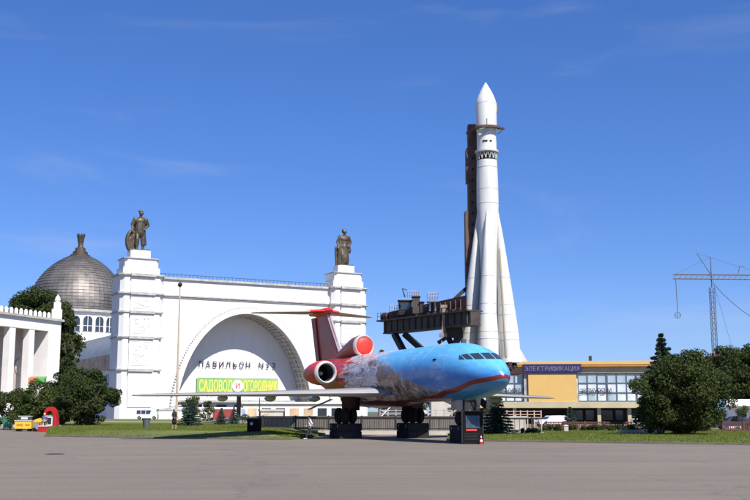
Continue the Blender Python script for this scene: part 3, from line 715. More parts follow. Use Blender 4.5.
def livery():
    m = bpy.data.materials.new('painted_livery'); m.use_nodes = True; n = m.node_tree.nodes; l = m.node_tree.links; bs = n['Principled BSDF']
    bs.inputs['Roughness'].default_value = 0.33; bs.inputs['Coat Weight'].default_value = 0.15
    t = n.new('ShaderNodeTexCoord'); sp = n.new('ShaderNodeSeparateXYZ'); l.new(t.outputs['Object'], sp.inputs[0])
    def val(op, a, b_=None, c=None, clamp=False):
        q = n.new('ShaderNodeMath'); q.operation = op; q.use_clamp = clamp
        for i, v in enumerate((a, b_, c)):
            if v is None: continue
            if isinstance(v, (int, float)): q.inputs[i].default_value = v
            else: l.new(v, q.inputs[i])
        return q.outputs[0]
    def noise(scale, st=(1, 1, 1), det=6, rough=0.6, dist=0.0, rot=(0, 0, 0)):
        mp_ = n.new('ShaderNodeMapping'); mp_.inputs['Scale'].default_value = st; mp_.inputs['Rotation'].default_value = rot; l.new(t.outputs['Object'], mp_.inputs['Vector'])
        q = n.new('ShaderNodeTexNoise'); q.inputs['Scale'].default_value = scale; q.inputs['Detail'].default_value = det; q.inputs['Roughness'].default_value = rough
        q.inputs['Distortion'].default_value = dist; l.new(mp_.outputs[0], q.inputs['Vector']); return q.outputs[0]
    def step(v, lo, hi):
        q = n.new('ShaderNodeMapRange'); q.interpolation_type = 'SMOOTHSTEP'; q.inputs['From Min'].default_value = lo; q.inputs['From Max'].default_value = hi; l.new(v, q.inputs['Value']); return q.outputs[0]
    def mix(f, a, b_):
        q = n.new('ShaderNodeMix'); q.data_type = 'RGBA'; l.new(f, q.inputs[0])
        for s_, v in ((6, a), (7, b_)):
            if isinstance(v, tuple): q.inputs[s_].default_value = v + (1,)
            else: l.new(v, q.inputs[s_])
        return q.outputs[2]
    X, Z = sp.outputs['X'], sp.outputs['Z']
    n1 = noise(0.45, (0.6, 1, 1), 6, 0.6, 0.4); n2 = noise(1.7, (0.6, 1, 1.2), 9, 0.72, 0.9); n3 = noise(5.0, (1.0, 1.0, 0.35), 8, 0.75, 0.7, (0, 0.5, 0)); n4 = noise(0.9, (0.3, 1, 1), 5, 0.6, 0.6)
    # blue picture sky, painted lighter toward the top as if sunlit
    blue = mix(step(val('ADD', Z, val('MULTIPLY_ADD', n1, 2.6, -1.3)), 3.9, 5.3), (0.030, 0.19, 0.56), (0.125, 0.46, 0.80))
    cl = val('MULTIPLY', step(n4, 0.52, 0.72), step(X, 17.0, 8.0))
    blue = mix(val('MULTIPLY', cl, 0.55), blue, (0.45, 0.52, 0.60))
    # ruins, figures and smoke painted on the side, in hard brush edges
    base = mix(step(n4, 0.42, 0.56), (0.16, 0.30, 0.50), (0.42, 0.40, 0.38))
    fig = noise(0.85, (0.7, 1, 0.55), 8, 0.62, 1.6, (0, 0.35, 0)); fig2 = noise(2.3, (0.8, 1, 0.5), 8, 0.66, 1.2, (0, -0.4, 0)); brush = noise(7.0, (0.8, 1, 0.25), 5, 0.7, 0.6, (0, 0.6, 0))
    art = mix(step(fig, 0.485, 0.50), base, (0.265, 0.165, 0.100))
    art = mix(step(fig2, 0.53, 0.545), art, (0.115, 0.066, 0.045))
    art = mix(step(fig2, 0.40, 0.385), art, (0.50, 0.46, 0.42))
    art = mix(step(val('ABSOLUTE', val('SUBTRACT', fig, 0.46)), 0.012, 0.006), art, (0.050, 0.032, 0.030))
    art = mix(val('MULTIPLY', step(brush, 0.55, 0.62), 0.55), art, (0.075, 0.045, 0.035))
    art = mix(val('MULTIPLY', step(brush, 0.42, 0.36), 0.45), art, (0.55, 0.52, 0.50))
    f_m = step(val('ADD', val('ADD', X, val('MULTIPLY', val('SUBTRACT', Z, 3.4), 3.6)), val('MULTIPLY_ADD', fig2, 9.0, -4.5)), 11.5, 11.1)
    wisp = val('MULTIPLY', step(noise(1.1, (0.35, 1, 1.6), 8, 0.65, 0.8), 0.55, 0.62), step(X, 15.5, 12.0))
    blue = mix(val('MULTIPLY', wisp, 0.45), blue, (0.46, 0.56, 0.66))
    col = mix(f_m, blue, art)
    # pale feathered streaks towards the tail, then red
    streak = noise(1.2, (0.35, 1, 1.5), 6, 0.6, 1.1, (0, -0.55, 0))
    f_s = val('MULTIPLY', step(val('MULTIPLY_ADD', fig, 6.0, val('ADD', X, -3.0)), 3.9, 3.4), step(streak, 0.42, 0.45))
    col = mix(val('MULTIPLY', f_s, 0.92), col, (0.60, 0.55, 0.57))
    col = mix(val('MULTIPLY', val('MULTIPLY', step(X, 4.5, 2.5), step(val('ABSOLUTE', val('SUBTRACT', streak, 0.5)), 0.016, 0.008)), 0.9), col, (0.09, 0.03, 0.03))
    redc = mix(step(fig2, 0.47, 0.49), (0.30, 0.024, 0.018), (0.62, 0.055, 0.030))
    f_r = step(val('ADD', X, val('MULTIPLY_ADD', streak, 13.0, -6.5)), -2.2, -2.6)
    col = mix(f_r, col, redc)
    # dark red zigzag cheat line from the nose to the belly
    line = val('ADD', 2.78, val('MULTIPLY', 1.34, val('POWER', val('DIVIDE', val('MAXIMUM', val('SUBTRACT', X, 8.0), 0.0), 10.1), 1.75)))
    saw = val('MULTIPLY', val('SUBTRACT', val('PINGPONG', val('MULTIPLY', X, 0.62), 1.0), 0.5), 0.10)
    dz = val('SUBTRACT', val('ADD', Z, saw), line)
    wdt = val('ADD', 0.07, val('MULTIPLY', n4, 0.12))
    inl = val('MULTIPLY', step(val('SUBTRACT', wdt, val('ABSOLUTE', dz)), -0.015, 0.015), step(X, 6.0, 8.5))
    low = mix(step(X, 9.5, 13.0), (0.085, 0.022, 0.020), (0.035, 0.22, 0.40))  # red-brown rear belly, its shade from above deepened into the paint
    f_low = val('MULTIPLY', step(dz, 0.0, -0.03), step(X, -1.0, 2.0))
    col = mix(f_low, col, low)
    col = mix(inl, col, (0.17, 0.016, 0.012))
    # weathering
    wth = noise(2.4, (0.4, 1, 1), 6, 0.7)
    col2 = mix(step(wth, 0.25, 0.75), (0.80, 0.80, 0.80), (1.08, 1.08, 1.08))
    mu = n.new('ShaderNodeMix'); mu.data_type = 'RGBA'; mu.blend_type = 'MULTIPLY'; mu.inputs[0].default_value = 1.0
    l.new(col, mu.inputs[6]); l.new(col2, mu.inputs[7]); l.new(mu.outputs[2], bs.inputs['Base Color'])
    return m
M['livery'] = livery()
xs = [NOSE - 0.004, NOSE - 0.02, NOSE - 0.06, NOSE - 0.14] + [NOSE - 0.28 * i for i in range(1, 22)] + [13.0 - 0.9 * i for i in range(18)] + [-3.2 - 0.52 * i for i in range(21)]
xs = sorted(set(round(x, 3) for x in xs), reverse=True)
b = MB(); NF = 64
b.loft([[(X, w * math.cos(2 * PI * i / NF), c + h * math.sin(2 * PI * i / NF)) for i in range(NF)] for X in xs for (c, w, h) in [fus(X)]])
fu = b.build('fuselage', 'livery', jet, smooth=60)
# skin seams
b = MB()
for X in (13.6, 10.6, 7.2, 3.4, -0.4):
    c, w, h = fus(X); rr = []
    for X2, e in ((X + 0.012, 0.0), (X + 0.012, 0.006), (X - 0.012, 0.006), (X - 0.012, 0.0)):
        rr.append([(X2, (w + e) * math.cos(2 * PI * i / NF), c + (h + e) * math.sin(2 * PI * i / NF)) for i in range(NF)])
    b.loft(rr, cap=False)
b.build('skin_seam', 'livery', fu, kind='stuff')
# cockpit panes, laid on the nose
def pane(La, Lb, z0a, z1a, z0b, z1b):
    b = MB(); n = 6; top = []
    for off in (0.014, -0.05):
        for j in range(n + 1):
            for i in range(n + 1):
                s_ = i / n; r_ = j / n; L = La + (Lb - La) * s_; z = (z0a + (z0b - z0a) * s_) * (1 - r_) + (z1a + (z1b - z1a) * s_) * r_
                top.append((fus_front(L, z) + off, L * (1 + off * 0.3), z + off * 0.3))
    fs = [(j * (n + 1) + i, j * (n + 1) + i + 1, (j + 1) * (n + 1) + i + 1, (j + 1) * (n + 1) + i) for j in range(n) for i in range(n)]
    b.add(top[:49], fs); return b
zb, zt = 5.20, 5.58
W_ = [(1.45, 1.31, zb + .02, zb + .05, zb + .01, zt - .04), (1.27, 1.06, zb + .01, zt - .06, zb, zt), (1.00, 0.62, zb, zt, zb, zt + .03), (0.55, 0.04, zb, zt + .03, zb - .01, zt + .04)]
for q in W_:
    pane(*q).build('cockpit_pane', 'glass', fu, smooth=60)
    pane(-q[0], -q[1], *q[2:]).build('cockpit_pane', 'glass', fu, smooth=60)
b = MB(); b.box((12.3, -1.735, 5.33), (0.42, 0.06, 0.10), 0); b.build('vent_slit', 'black', fu)
b = MB(); b.tube((10.2, 0, 6.4), (10.05, 0, 6.75), 0.05, 0.02, 6); b.box((13.2, 0, 6.5), (0.5, 0.03, 0.3)); b.build('antenna', 'steel', fu)
# wings
def foil(xle, ch, th, yl, z, n=9):
    up, dn = [], []
    for i in range(n + 1):
        c = 0.5 * (1 - math.cos(PI * i / n)); y = 5 * th * (0.2969 * c ** .5 - 0.126 * c - 0.3516 * c * c + 0.2843 * c ** 3 - 0.1036 * c ** 4)
        up.append((xle - ch * c, yl, z + ch * (y + 0.012 * math.sin(PI * c)))); dn.append((xle - ch * c, yl, z - ch * (y * 0.85 - 0.012 * math.sin(PI * c))))
    return up + dn[-2:0:-1]
def wing(sd):
    st = [(0.6, 4.9, 7.2, .115, 3.30), (1.6, 4.45, 6.7, .115, 3.30), (5.5, 2.75, 4.9, .115, 3.27), (11.5, 0.1, 3.3, .11, 3.20), (17.4, -2.5, 2.0, .10, 3.13), (17.9, -2.95, 1.4, .08, 3.12)]
    b = MB(); b.loft([foil(x, c, t, sd * y, z) for y, x, c, t, z in st]); w = b.build('wing', 'wing', jet, smooth=50)
    for k, (y, xr) in enumerate(((4.4, -2.3), (8.1, -1.8), (11.6, -2.35))):
        b = MB(); b.lathe([(0.02, 1.2), (0.16, 0.8), (0.26, 0.1), (0.22, -0.7), (0.02, -1.5)], 12, (xr, sd * y, 2.96), axis='X')
        b.build('flap_fairing', 'wing', w, smooth=50)
    # slat and flap joints
    b = MB()
    for i in range(len(st) - 2):
        for fr in (0.14, 0.74):
            y0, x0, c0, t0, z0 = st[i + 0]; y1, x1, c1, t1, z1 = st[i + 1]
            hz = lambda c, t: c * (5 * t * (0.2969 * fr ** .5 - 0.126 * fr - 0.3516 * fr * fr + 0.2843 * fr ** 3 - 0.1036 * fr ** 4) + 0.012 * math.sin(PI * fr)) + 0.004
            b.beam((x0 - c0 * fr, sd * y0, z0 + hz(c0, t0)), (x1 - c1 * fr, sd * y1, z1 + hz(c1, t1)), 0.02, 0.02)
    b.build('panel_joint', 'darksteel', w, kind='stuff')
    b = MB(); b.tube((-4.3, sd * 17.6, 3.13), (-4.9, sd * 17.7, 3.13), 0.015, 0.01, 6); b.build('static_wick', 'steel', w)
wing(1); wing(-1)
b = MB(); rr = []
for X, w, h in ((6.6, 0.3, 0.1), (5.6, 1.3, 0.5), (4.0, 1.85, 0.72), (0, 2.0, 0.78), (-3.2, 1.9, 0.70), (-4.8, 1.2, 0.45), (-5.8, 0.3, 0.1)):
    rr.append([(X, w * math.cos(2 * PI * i / 28), 3.05 + h * math.sin(2 * PI * i / 28)) for i in range(28)])
b.loft(rr); b.build('wing_root_fairing', 'livery', jet, smooth=50)
# engines
def paint_red(): return 'redpaint'
def nacelle(L):
    b = MB(); b.lathe([(0.80, -3.55), (0.93, -3.75), (0.98, -4.2), (0.96, -5.0), (0.84, -6.0), (0.60, -7.1), (0.54, -7.1), (0.60, -6.0)], 36, (0, L, 5.0), axis='X', cap=False)
    e = b.build('engine_nacelle', 'redpaint', jet, smooth=50)
    b = MB(); b.lathe([(0.68, -3.72), (0.70, -3.52), (0.78, -3.44), (0.88, -3.52), (0.935, -3.74), (0.80, -3.76)], 36, (0, L, 5.0), axis='X', cap=False); b.build('intake_lip', 'lip', e, smooth=60)
    b = MB(); b.lathe([(0.69, -3.7), (0.66, -4.3), (0.62, -4.9)], 36, (0, L, 5.0), axis='X', cap=False); b.build('intake_duct', 'darksteel', e, smooth=60)
    b = MB(); b.lathe([(0.63, -4.86), (0.63, -4.9)], 32, (0, L, 5.0), axis='X')
    for k in range(22):
        a = 2 * PI * k / 22; b.beam((-4.8, L + 0.15 * math.cos(a), 5 + 0.15 * math.sin(a)), (-4.78, L + 0.61 * math.cos(a), 5 + 0.61 * math.sin(a)), 0.09, 0.02)
    b.build('fan', 'black', e)
    b = MB(); b.lathe([(0.0, -4.45), (0.12, -4.55), (0.2, -4.85)], 16, (0, L, 5.0), axis='X', cap=False); b.build('spinner', 'lip', e, smooth=60)
    sd = 1 if L > 0 else -1
    b = MB(); b.span(-6.6, -4.4, min(sd * 1.5, sd * 2.2), max(sd * 1.5, sd * 2.2), 4.82, 5.12); b.build('pylon', 'redpaint', e)
nacelle(-2.95); nacelle(2.95)
b = MB(); rr = []
for X, z, r in ((-2.95, 7.12, 0.80), (-3.2, 7.12, 0.88), (-3.6, 7.12, 0.89), (-4.4, 7.08, 0.84), (-5.6, 6.92, 0.68), (-7.0, 6.65, 0.50), (-8.6, 6.3, 0.34), (-10.5, 5.9, 0.2)):
    rr.append([(X, r * math.cos(2 * PI * i / 36), z + r * math.sin(2 * PI * i / 36)) for i in range(36)])
b.loft(rr); tail_paint = mat('scuffed_red_paint', (0.50, 0.035, 0.025), 0.4, col2=(0.14, 0.085, 0.07), vscale=0.55, stretch=(0.7, 1, 1), coat=0.1)
M['tailpaint'] = tail_paint
ce = b.build('centre_engine_duct', 'tailpaint', jet, smooth=50)
b = MB(); b.lathe([(0.70, -2.96), (0.72, -2.82), (0.80, -2.76), (0.87, -2.86), (0.895, -3.1)], 36, (0, 0, 7.12), axis='X', cap=False); b.build('intake_lip', 'lip', ce, smooth=60)
M['cover'] = mat('red_intake_cover', (0.66, 0.032, 0.022), 0.55, var=0.12, vscale=1.5)
b = MB(); b.lathe([(0.71, -2.90), (0.68, -2.85), (0.3, -2.81), (0.0, -2.80)], 32, (0, 0, 7.12), axis='X', cap=False); b.build('intake_cover', 'cover', ce, smooth=60)
# fin, rudder, tailplane
M['finpaint'] = mat('red_brown_fin_paint', (0.58, 0.055, 0.032), 0.45, col2=(0.30, 0.17, 0.135), vscale=0.8, stretch=(1, 1, 0.5))
def sect(xle, ch, th, z, n=8):
    pts = foil(xle, ch, th, 0, 0, n); return [(x, zz, z) for x, _, zz in pts]
b = MB(); b.loft([sect(-6.6, 6.0, .16, 5.6), sect(-7.2, 5.2, .15, 6.6), sect(-8.3, 4.5, .13, 8.0), sect(-10.2, 3.3, .11, 10.35)]); finp = b.build('fin', 'finpaint', jet, smooth=50)
b = MB(); b.loft([[(-7.36 - 0.02, 0.05, 6.9), (-7.36 - .02, -0.05, 6.9), (-7.7, -0.22, 6.9), (-7.7, 0.22, 6.9)], [(-10.1, 0.04, 10.2), (-10.1, -0.04, 10.2), (-10.5, -0.16, 10.2), (-10.5, 0.16, 10.2)]]); b.build('leading_edge', 'lip', finp, smooth=60)
b = MB(); b.loft([[(-12.15, .20, 6.35), (-12.15, -.20, 6.35), (-13.3, -.03, 6.35), (-13.3, .03, 6.35)], [(-13.4, .12, 10.2), (-13.4, -.12, 10.2), (-14.6, -.02, 10.2), (-14.6, .02, 10.2)]]); b.build('rudder', 'darkred', finp)
b = MB(); b.lathe([(0.02, -9.6), (0.22, -10.0), (0.34, -10.8), (0.34, -12.8), (0.12, -14.9), (0.02, -15.2)], 20, (0, 0, 10.55), axis='X'); b.build('tail_bullet', 'redpaint', finp, smooth=50)
M['tailplane'] = mat('brown_grey_tailplane', (0.48, 0.43, 0.38), 0.5, var=0.15, vscale=0.7)
for sd in (1, -1):
    b = MB(); b.loft([foil(-10.6, 3.7, .10, sd * 0.05, 10.55), foil(-12.1, 2.6, .09, sd * 2.9, 10.53), foil(-13.5, 1.5, .08, sd * 5.5, 10.5), foil(-13.8, 1.0, .06, sd * 5.65, 10.5)])
    tp = b.build('tailplane', 'tailplane', jet, smooth=50)
    b = MB(); b.loft([foil(-10.56, 3.78, .115, sd * 0.3, 10.55), foil(-11.22, 3.32, .115, sd * 1.35, 10.54)]); b.build('red_root', 'redpaint', tp, smooth=50)
# landing gear
def wheel(p, c, r, wd):
    b = MB(); b.lathe([(r * 0.55, -wd / 2), (r * 0.9, -wd / 2), (r, -wd * 0.32), (r, wd * 0.32), (r * 0.9, wd / 2), (r * 0.55, wd / 2)], 26, axis='Z'); w = b.build('wheel', 'rubber', p, smooth=40)
    w.location = c; w.rotation_euler = (PI / 2, 0, 0)
    b = MB(); b.lathe([(0.08, -wd * 0.46), (r * 0.54, -wd * 0.40), (r * 0.54, wd * 0.40), (0.08, wd * 0.46)], 18, axis='Z'); b.build('hub', 'darksteel', w, smooth=30)
BT = 1.12
for sd in (1, -1):
    gp = bpy.data.objects.new('main_landing_gear', None); COL.objects.link(gp); gp.parent = jet; gp.location = (0, sd * 2.8, 0)
    b = MB(); b.tube((0, 0, 3.1), (0, 0, 1.75), 0.15, 0.11, 14); b.beam((-0.62, 0, BT + 0.55), (0.62, 0, BT + 0.55), 0.16, 0.2)
    b.tube((0.05, 0, 2.0), (-0.9, 0, 3.0), 0.06, 0.06, 8); b.tube((0, 0, 2.1), (0.2, -sd * 1.0, 2.95), 0.06, 0.06, 8); b.build('strut', 'darksteel', gp)
    for dx in (0.58, -0.58):
        for dy in (0.30, -0.30): wheel(gp, (dx, dy, BT + 0.58), 0.58, 0.34)
    b = MB(); b.box((0.3, -sd * 0.62, 2.55), (1.7, 0.06, 0.95), 0); b.build('gear_door', 'black', gp)
    b = MB(); b.box((0.62, 0.0, 2.55), (0.08, 1.1, 1.1), 0); b.build('gear_door', 'rustred', gp)
    b = MB(); b.beam((-0.9, sd * 0.8, 2.9), (-2.2, sd * 2.1, 2.15), 0.5, 0.05); b.build('gear_door', 'livery', gp)
gp = bpy.data.objects.new('nose_landing_gear', None); COL.objects.link(gp); gp.parent = jet; gp.location = (12.9, 0, 0)
b = MB(); b.tube((0, 0, 2.9), (0, 0, BT + 0.4), 0.12, 0.09, 12); b.tube((0, -0.34, BT + 0.42), (0, 0.34, BT + 0.42), 0.06, 0.06, 8); b.tube((0, 0, 1.8), (-0.8, 0, 2.8), 0.05, 0.05, 8); b.build('strut', 'darksteel', gp)
for dy in (0.28, -0.28): wheel(gp, (0, dy, BT + 0.42), 0.42, 0.26)
for dy in (0.5, -0.5):
    b = MB(); b.box((0.1, dy, 2.40), (1.5, 0.04, 0.62)); b.build('gear_door', 'carblue', gp)
# blocks the gear stands on
def gear_block(X, Yl, dx, dy, label):
    p = jet_w(X, Yl, 0); t = thing('concrete_block', label, 'block', p, jet.rotation_euler.z, 'concrete blocks under the landing gear')
    b = MB(); h = BT; c = 0.05
    ring = lambda e, z: [(-dx / 2 + e, -dy / 2 + e, z), (dx / 2 - e, -dy / 2 + e, z), (dx / 2 - e, dy / 2 - e, z), (-dx / 2 + e, dy / 2 - e, z)]
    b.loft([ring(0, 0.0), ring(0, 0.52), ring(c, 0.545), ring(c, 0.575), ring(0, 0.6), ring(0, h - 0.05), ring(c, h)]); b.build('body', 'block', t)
    b = MB()
    for sx in (-1, 1): b.tube((sx * dx * 0.3, -dy / 2 - 0.03, h - 0.3), (sx * dx * 0.3, -dy / 2 - 0.03, h - 0.12), 0.02, 0.02, 6)
    b.build('lifting_loop', 'steel', t)
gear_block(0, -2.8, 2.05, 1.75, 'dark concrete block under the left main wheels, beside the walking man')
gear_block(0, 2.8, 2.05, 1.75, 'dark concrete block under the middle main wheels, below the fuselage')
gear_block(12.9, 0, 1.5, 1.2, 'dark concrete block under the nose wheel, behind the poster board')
for dx_, dy_ in ((1.35, -1.95), (1.35, -1.65)):
    p = jet_w(0.9 + dx_ * 0.3, dy_ + 0.4, 0)

# poster board at the nose wheel
pb = at(472.8, 444, 65.6); pb.z = 0
t = thing('poster_board', 'dark poster board with a blue picture standing at the nose wheel', 'sign', pb, R(-4))
b = MB(); b.span(-0.62, 0.62, 0, 0.16, 0.06, 1.98); b.span(-0.66, 0.66, -0.12, 0.3, 0, 0.10); b.build('board', 'black', t)
b = MB(); b.span(-0.68, -0.62, -0.03, 0.19, 0, 2.04); b.span(0.62, 0.68, -0.03, 0.19, 0, 2.04); b.span(-0.62, 0.62, -0.03, 0.19, 1.98, 2.04); b.build('frame', 'darksteel', t)
pm = mat('poster_print', (0.02, 0.025, 0.03), 0.5, col2=(0.07, 0.13, 0.20), vscale=4.5, stretch=(1.6, 1, 0.5))
b = MB(); b.span(-0.42, 0.45, -0.015, -0.001, 0.98, 1.75); b.build('picture', pm, t)
b = MB(); b.span(-0.40, 0.26, -0.018, -0.002, 0.80, 0.92); b.build('red_strip', 'letterred', t)
for k in range(5):
    b = MB(); b.span(-0.5, 0.40 - 0.06 * (k % 3), -0.012, -0.001, 0.62 - k * 0.09, 0.65 - k * 0.09); b.build('text_line', 'darksteel', t)
# traffic cone
tcn = at(481.2, 443.5, 65.2); tcn.z = 0
t = thing('traffic_cone', 'red and white traffic cone beside the poster board', 'cone', tcn); t.scale = (0.8, 0.8, 0.8)
b = MB(); b.span(-0.2, 0.2, -0.2, 0.2, 0, 0.04); b.build('base', 'standred', t)
b = MB(); b.lathe([(0.15, 0.04), (0.12, 0.2)], 16); b.lathe([(0.09, 0.36), (0.06, 0.52)], 16); b.lathe([(0.04, 0.62), (0.025, 0.72)], 16); b.build('body', 'standred', t, smooth=40)
b = MB(); b.lathe([(0.12, 0.2), (0.09, 0.36)], 16); b.build('band', 'paperwhite', t, smooth=40)
b = MB(); b.lathe([(0.06, 0.52), (0.04, 0.62)], 16); b.build('band', 'paperwhite', t, smooth=40)

# ================================================================== ROCKET
RY = 143.0
rb = at(491.0, 362, RY); rtip = at(487.6, 82, RY)
RX, RZ0 = 15.75, rb.z
def rh(py): return at(490, py, RY).z - RZ0
rk = thing('space_rocket', 'tall white space rocket with four tapered boosters standing upright', 'rocket', (RX, RY, RZ0), R(-12))
H = rh(82)
b = MB(); b.lathe([(1.05, 0.3), (1.05, rh(300)), (1.30, rh(240)), (1.53, rh(205)), (1.50, rh(180)), (1.42, rh(161))], 40); core = b.build('core_stage', 'rocket', rk, smooth=40)
b = MB()
for y in (168, 190, 204): 
    r = 1.44 + (y - 161) / 44 * 0.09; b.lathe([(r, rh(y) - 0.06), (r + 0.025, rh(y) - 0.05), (r + 0.025, rh(y) + 0.05), (r, rh(y) + 0.06)], 40)
b.build('seam_ring', 'rocketgrey', core, kind='stuff')
z0, z1 = rh(160), rh(152)
b = MB(); b.lathe([(1.05, z0), (1.05, z1)], 24); b.build('interstage_core', 'dark', core)
b = MB()
for i in range(16):
    a0, a1, am = 2 * PI * i / 16, 2 * PI * (i + 1) / 16, 2 * PI * (i + .5) / 16
    q = lambda a, r, z: (r * math.cos(a), r * math.sin(a), z)
    b.tube(q(a0, 1.40, z0), q(am, 1.40, z1), 0.055, 0.055, 6); b.tube(q(am, 1.40, z1), q(a1, 1.40, z0), 0.055, 0.055, 6)
b.build('lattice', 'rocketgrey', core, kind='stuff')
b = MB(); b.lathe([(1.58, z1 - 0.18), (1.66, z1 - 0.12), (1.66, z1 + 0.12), (1.4, z1 + 0.2)], 40); b.build('lattice_collar', 'rocketgrey', core)
b = MB(); b.lathe([(1.39, z1), (1.37, rh(133)), (1.40, rh(131))], 40); up = b.build('upper_stage', 'rocket', rk, smooth=40)
for a in (-100, -85, -60):
    b = MB(); aa = R(a); b.box((1.40 * math.cos(aa), 1.40 * math.sin(aa), rh(143)), (0.12, 0.3, 0.2), aa); b.build('hatch', 'black', up)
fp = [(1.44, rh(131)), (1.47, rh(128)), (1.47, rh(104.5)), (1.43, rh(103))]
for k in range(1, 13):
    s_ = k / 12; fp.append((1.43 * (1 - s_ ** 1.35) + 0.10 * s_ ** 3 * (1 - s_), rh(103) + (H - rh(103)) * s_))
b = MB(); b.lathe(fp, 40); fr = b.build('nose_fairing', 'rocket', rk, smooth=30)
b = MB(); b.lathe([(1.475, rh(104.3) - .04), (1.49, rh(104.3)), (1.475, rh(104.3) + .04)], 40); b.build('seam_ring', 'rocketgrey', fr)
b = MB(); aa = R(8); b.box((1.36 * math.cos(aa), 1.36 * math.sin(aa), rh(108)), (0.35, 0.7, 1.3), aa); b.build('hatch', 'conduit', fr)
b = MB(); b.tube((0.3, -1.5, rh(128)), (0.3, -1.5, rh(121)), 0.09, 0.09, 8); b.beam((-0.9, -1.55, rh(137)), (0.9, -1.55, rh(130)), 0.12, 0.3); b.build('umbilical', 'rocketgrey', fr)
for a in (-90, 0, 90, 180):
    aa = R(a); bo = bpy.data.objects.new('booster', None); COL.objects.link(bo); bo.parent = rk; bo.rotation_euler = (0, 0, aa)
    tipz = rh(214); base_r, tip_r = 2.72, 1.42
    b = MB(); rr = []; NB = 32
    for k in range(25):
        s_ = k / 24; z = 0.55 + (tipz - 0.55) * s_
        r = 1.40 if s_ < 0.10 else 1.40 * (1 - ((s_ - 0.10) / 0.90)) ** 0.80 * (1 - 0.0) + 0.06
        if s_ < 0.12: r = 1.42
        r = min(r, 1.42); cx = base_r - (base_r - tip_r) * s_ ** 1.12
        rr.append([(cx + r * math.cos(2 * PI * i / NB), r * math.sin(2 * PI * i / NB), z) for i in range(NB)])
    b.loft(rr); body = b.build('body', 'rocket', bo, smooth=45)
    b = MB()
    for s_ in (0.12, 0.17, 0.29, 0.36, 0.55):
        z = 0.55 + (tipz - 0.55) * s_; r = min(1.42, 1.40 * (1 - max(0, (s_ - 0.10)) / 0.90) ** 0.80 + 0.06); cx = base_r - (base_r - tip_r) * s_ ** 1.12
        b.lathe([(r - 0.02, z - .05), (r + .022, z - .04), (r + .022, z + .04), (r - 0.02, z + .05)], NB, (cx, 0, 0))
    b.build('seam_ring', 'rocketgrey', body, kind='stuff')
    b = MB(); b.lathe([(1.50, -0.15), (1.47, 0.1), (1.42, 0.6)], NB, (base_r, 0, 0)); b.build('tail_skirt', 'rocket', bo, smooth=40)
    b = MB()
    for ex, ey in ((-.5, -.5), (.5, -.5), (.5, .5), (-.5, .5)): b.lathe([(0.30, -0.05), (0.46, -0.75), (0.42, -0.75), (0.26, -0.1)], 14, (base_r + ex, ey, 0), cap=False)
    b.build('engine_nozzle', 'darksteel', bo, smooth=40)
    b = MB(); b.add([(base_r + 1.38, -0.05, 0.0), (base_r + 2.35, -0.05, 0.0), (base_r + 1.38, -0.05, 1.7), (base_r + 1.38, 0.05, 0.0), (base_r + 2.35, 0.05, 0.0), (base_r + 1.38, 0.05, 1.7)], [(0, 1, 2), (5, 4, 3), (0, 3, 4, 1), (1, 4, 5, 2), (2, 5, 3, 0)]); b.build('tail_fin', 'rocket', bo)
    b = MB()
    for sy in (-1,):
        pts = []
        for k in range(13):
            s_ = k / 16; z = 0.6 + (tipz - 0.6) * s_; r = min(1.42, 1.40 * (1 - max(0, (s_ - 0.10)) / 0.90) ** 0.80 + 0.06); cx = base_r - (base_r - tip_r) * s_ ** 1.12
            pts.append((cx + (r + 0.03) * math.cos(R(105)), sy * (r + 0.03) * math.sin(R(105)), z))
        for k in range(12): b.beam(pts[k], pts[k + 1], 0.16, 0.10)
    b.build('conduit', 'conduit', bo)
    b = MB(); b.tube((tip_r + 0.05, 0, tipz - 0.6), (tip_r - 0.05, 0, tipz + 0.7), 0.16, 0.08, 8); b.build('attachment', 'rocketgrey', bo)
    b = MB(); b.box((tip_r + 0.25, 0, tipz - 2.2), (0.25, 0.3, 0.5)); b.build('attachment', 'rocketgrey', bo)

# service mast, launch platform and erector
er = thing('rocket_erector', 'rust-brown steel erector with mast, girder and cabins carrying the white rocket', 'launch tower', (RX, RY, 0))
def E(px, py, Y): return at(px, py, Y) - Vector((RX, RY, 0))
b = MB(); MY = 2.6      # mast stands behind-left of the rocket
def mastx(px, py): return at(px, py, RY + MY).x - RX
zt = at(470, 125, RY + MY).z
def seg(py0, py1, pxl, pxr, y0, y1):
    za, zb_ = at(470, py0, RY + MY).z, at(470, py1, RY + MY).z
    b.span(mastx(pxl, py0), mastx(pxr, py0), y0, y1, min(za, zb_), max(za, zb_))
seg(126, 150, 467.4, 480, 1.6, 3.4); seg(150, 183, 465.6, 480, 1.5, 3.5); seg(183, 212, 467.6, 480, 1.6, 3.4); seg(212, 365, 464.6, 481, 1.4, 3.6)
mast = b.build('mast', 'rust', er)
b = MB(); xl = lambda py: mastx(466, py)
for py in range(160, 300, 11):
    z = at(470, py, RY + MY).z; xa = mastx(472, py); y = 1.38 if py > 212 else (1.48 if py < 183 else 1.58)
    o = MB(); o.lathe([(0.20, -0.012), (0.20, 0.012)], 14); q = o.build('lightening_hole', 'dark', mast); q.rotation_euler = (PI / 2, 0, 0); q.location = (xa, y - 0.004, z)
b = MB(); zc = RZ0 + rh(129.5)
for i in range(20):
    a0, a1 = R(70 + i * 13.6), R(70 + (i + 1) * 13.6)
    b.add([(r * math.cos(a), r * math.sin(a), z) for z in (zc - 0.15, zc + 0.15) for r in (1.62, 2.15) for a in (a0, a1)], [(0, 1, 3, 2), (4, 6, 7, 5), (0, 4, 5, 1), (2, 3, 7, 6), (0, 2, 6, 4), (1, 5, 7, 3)])
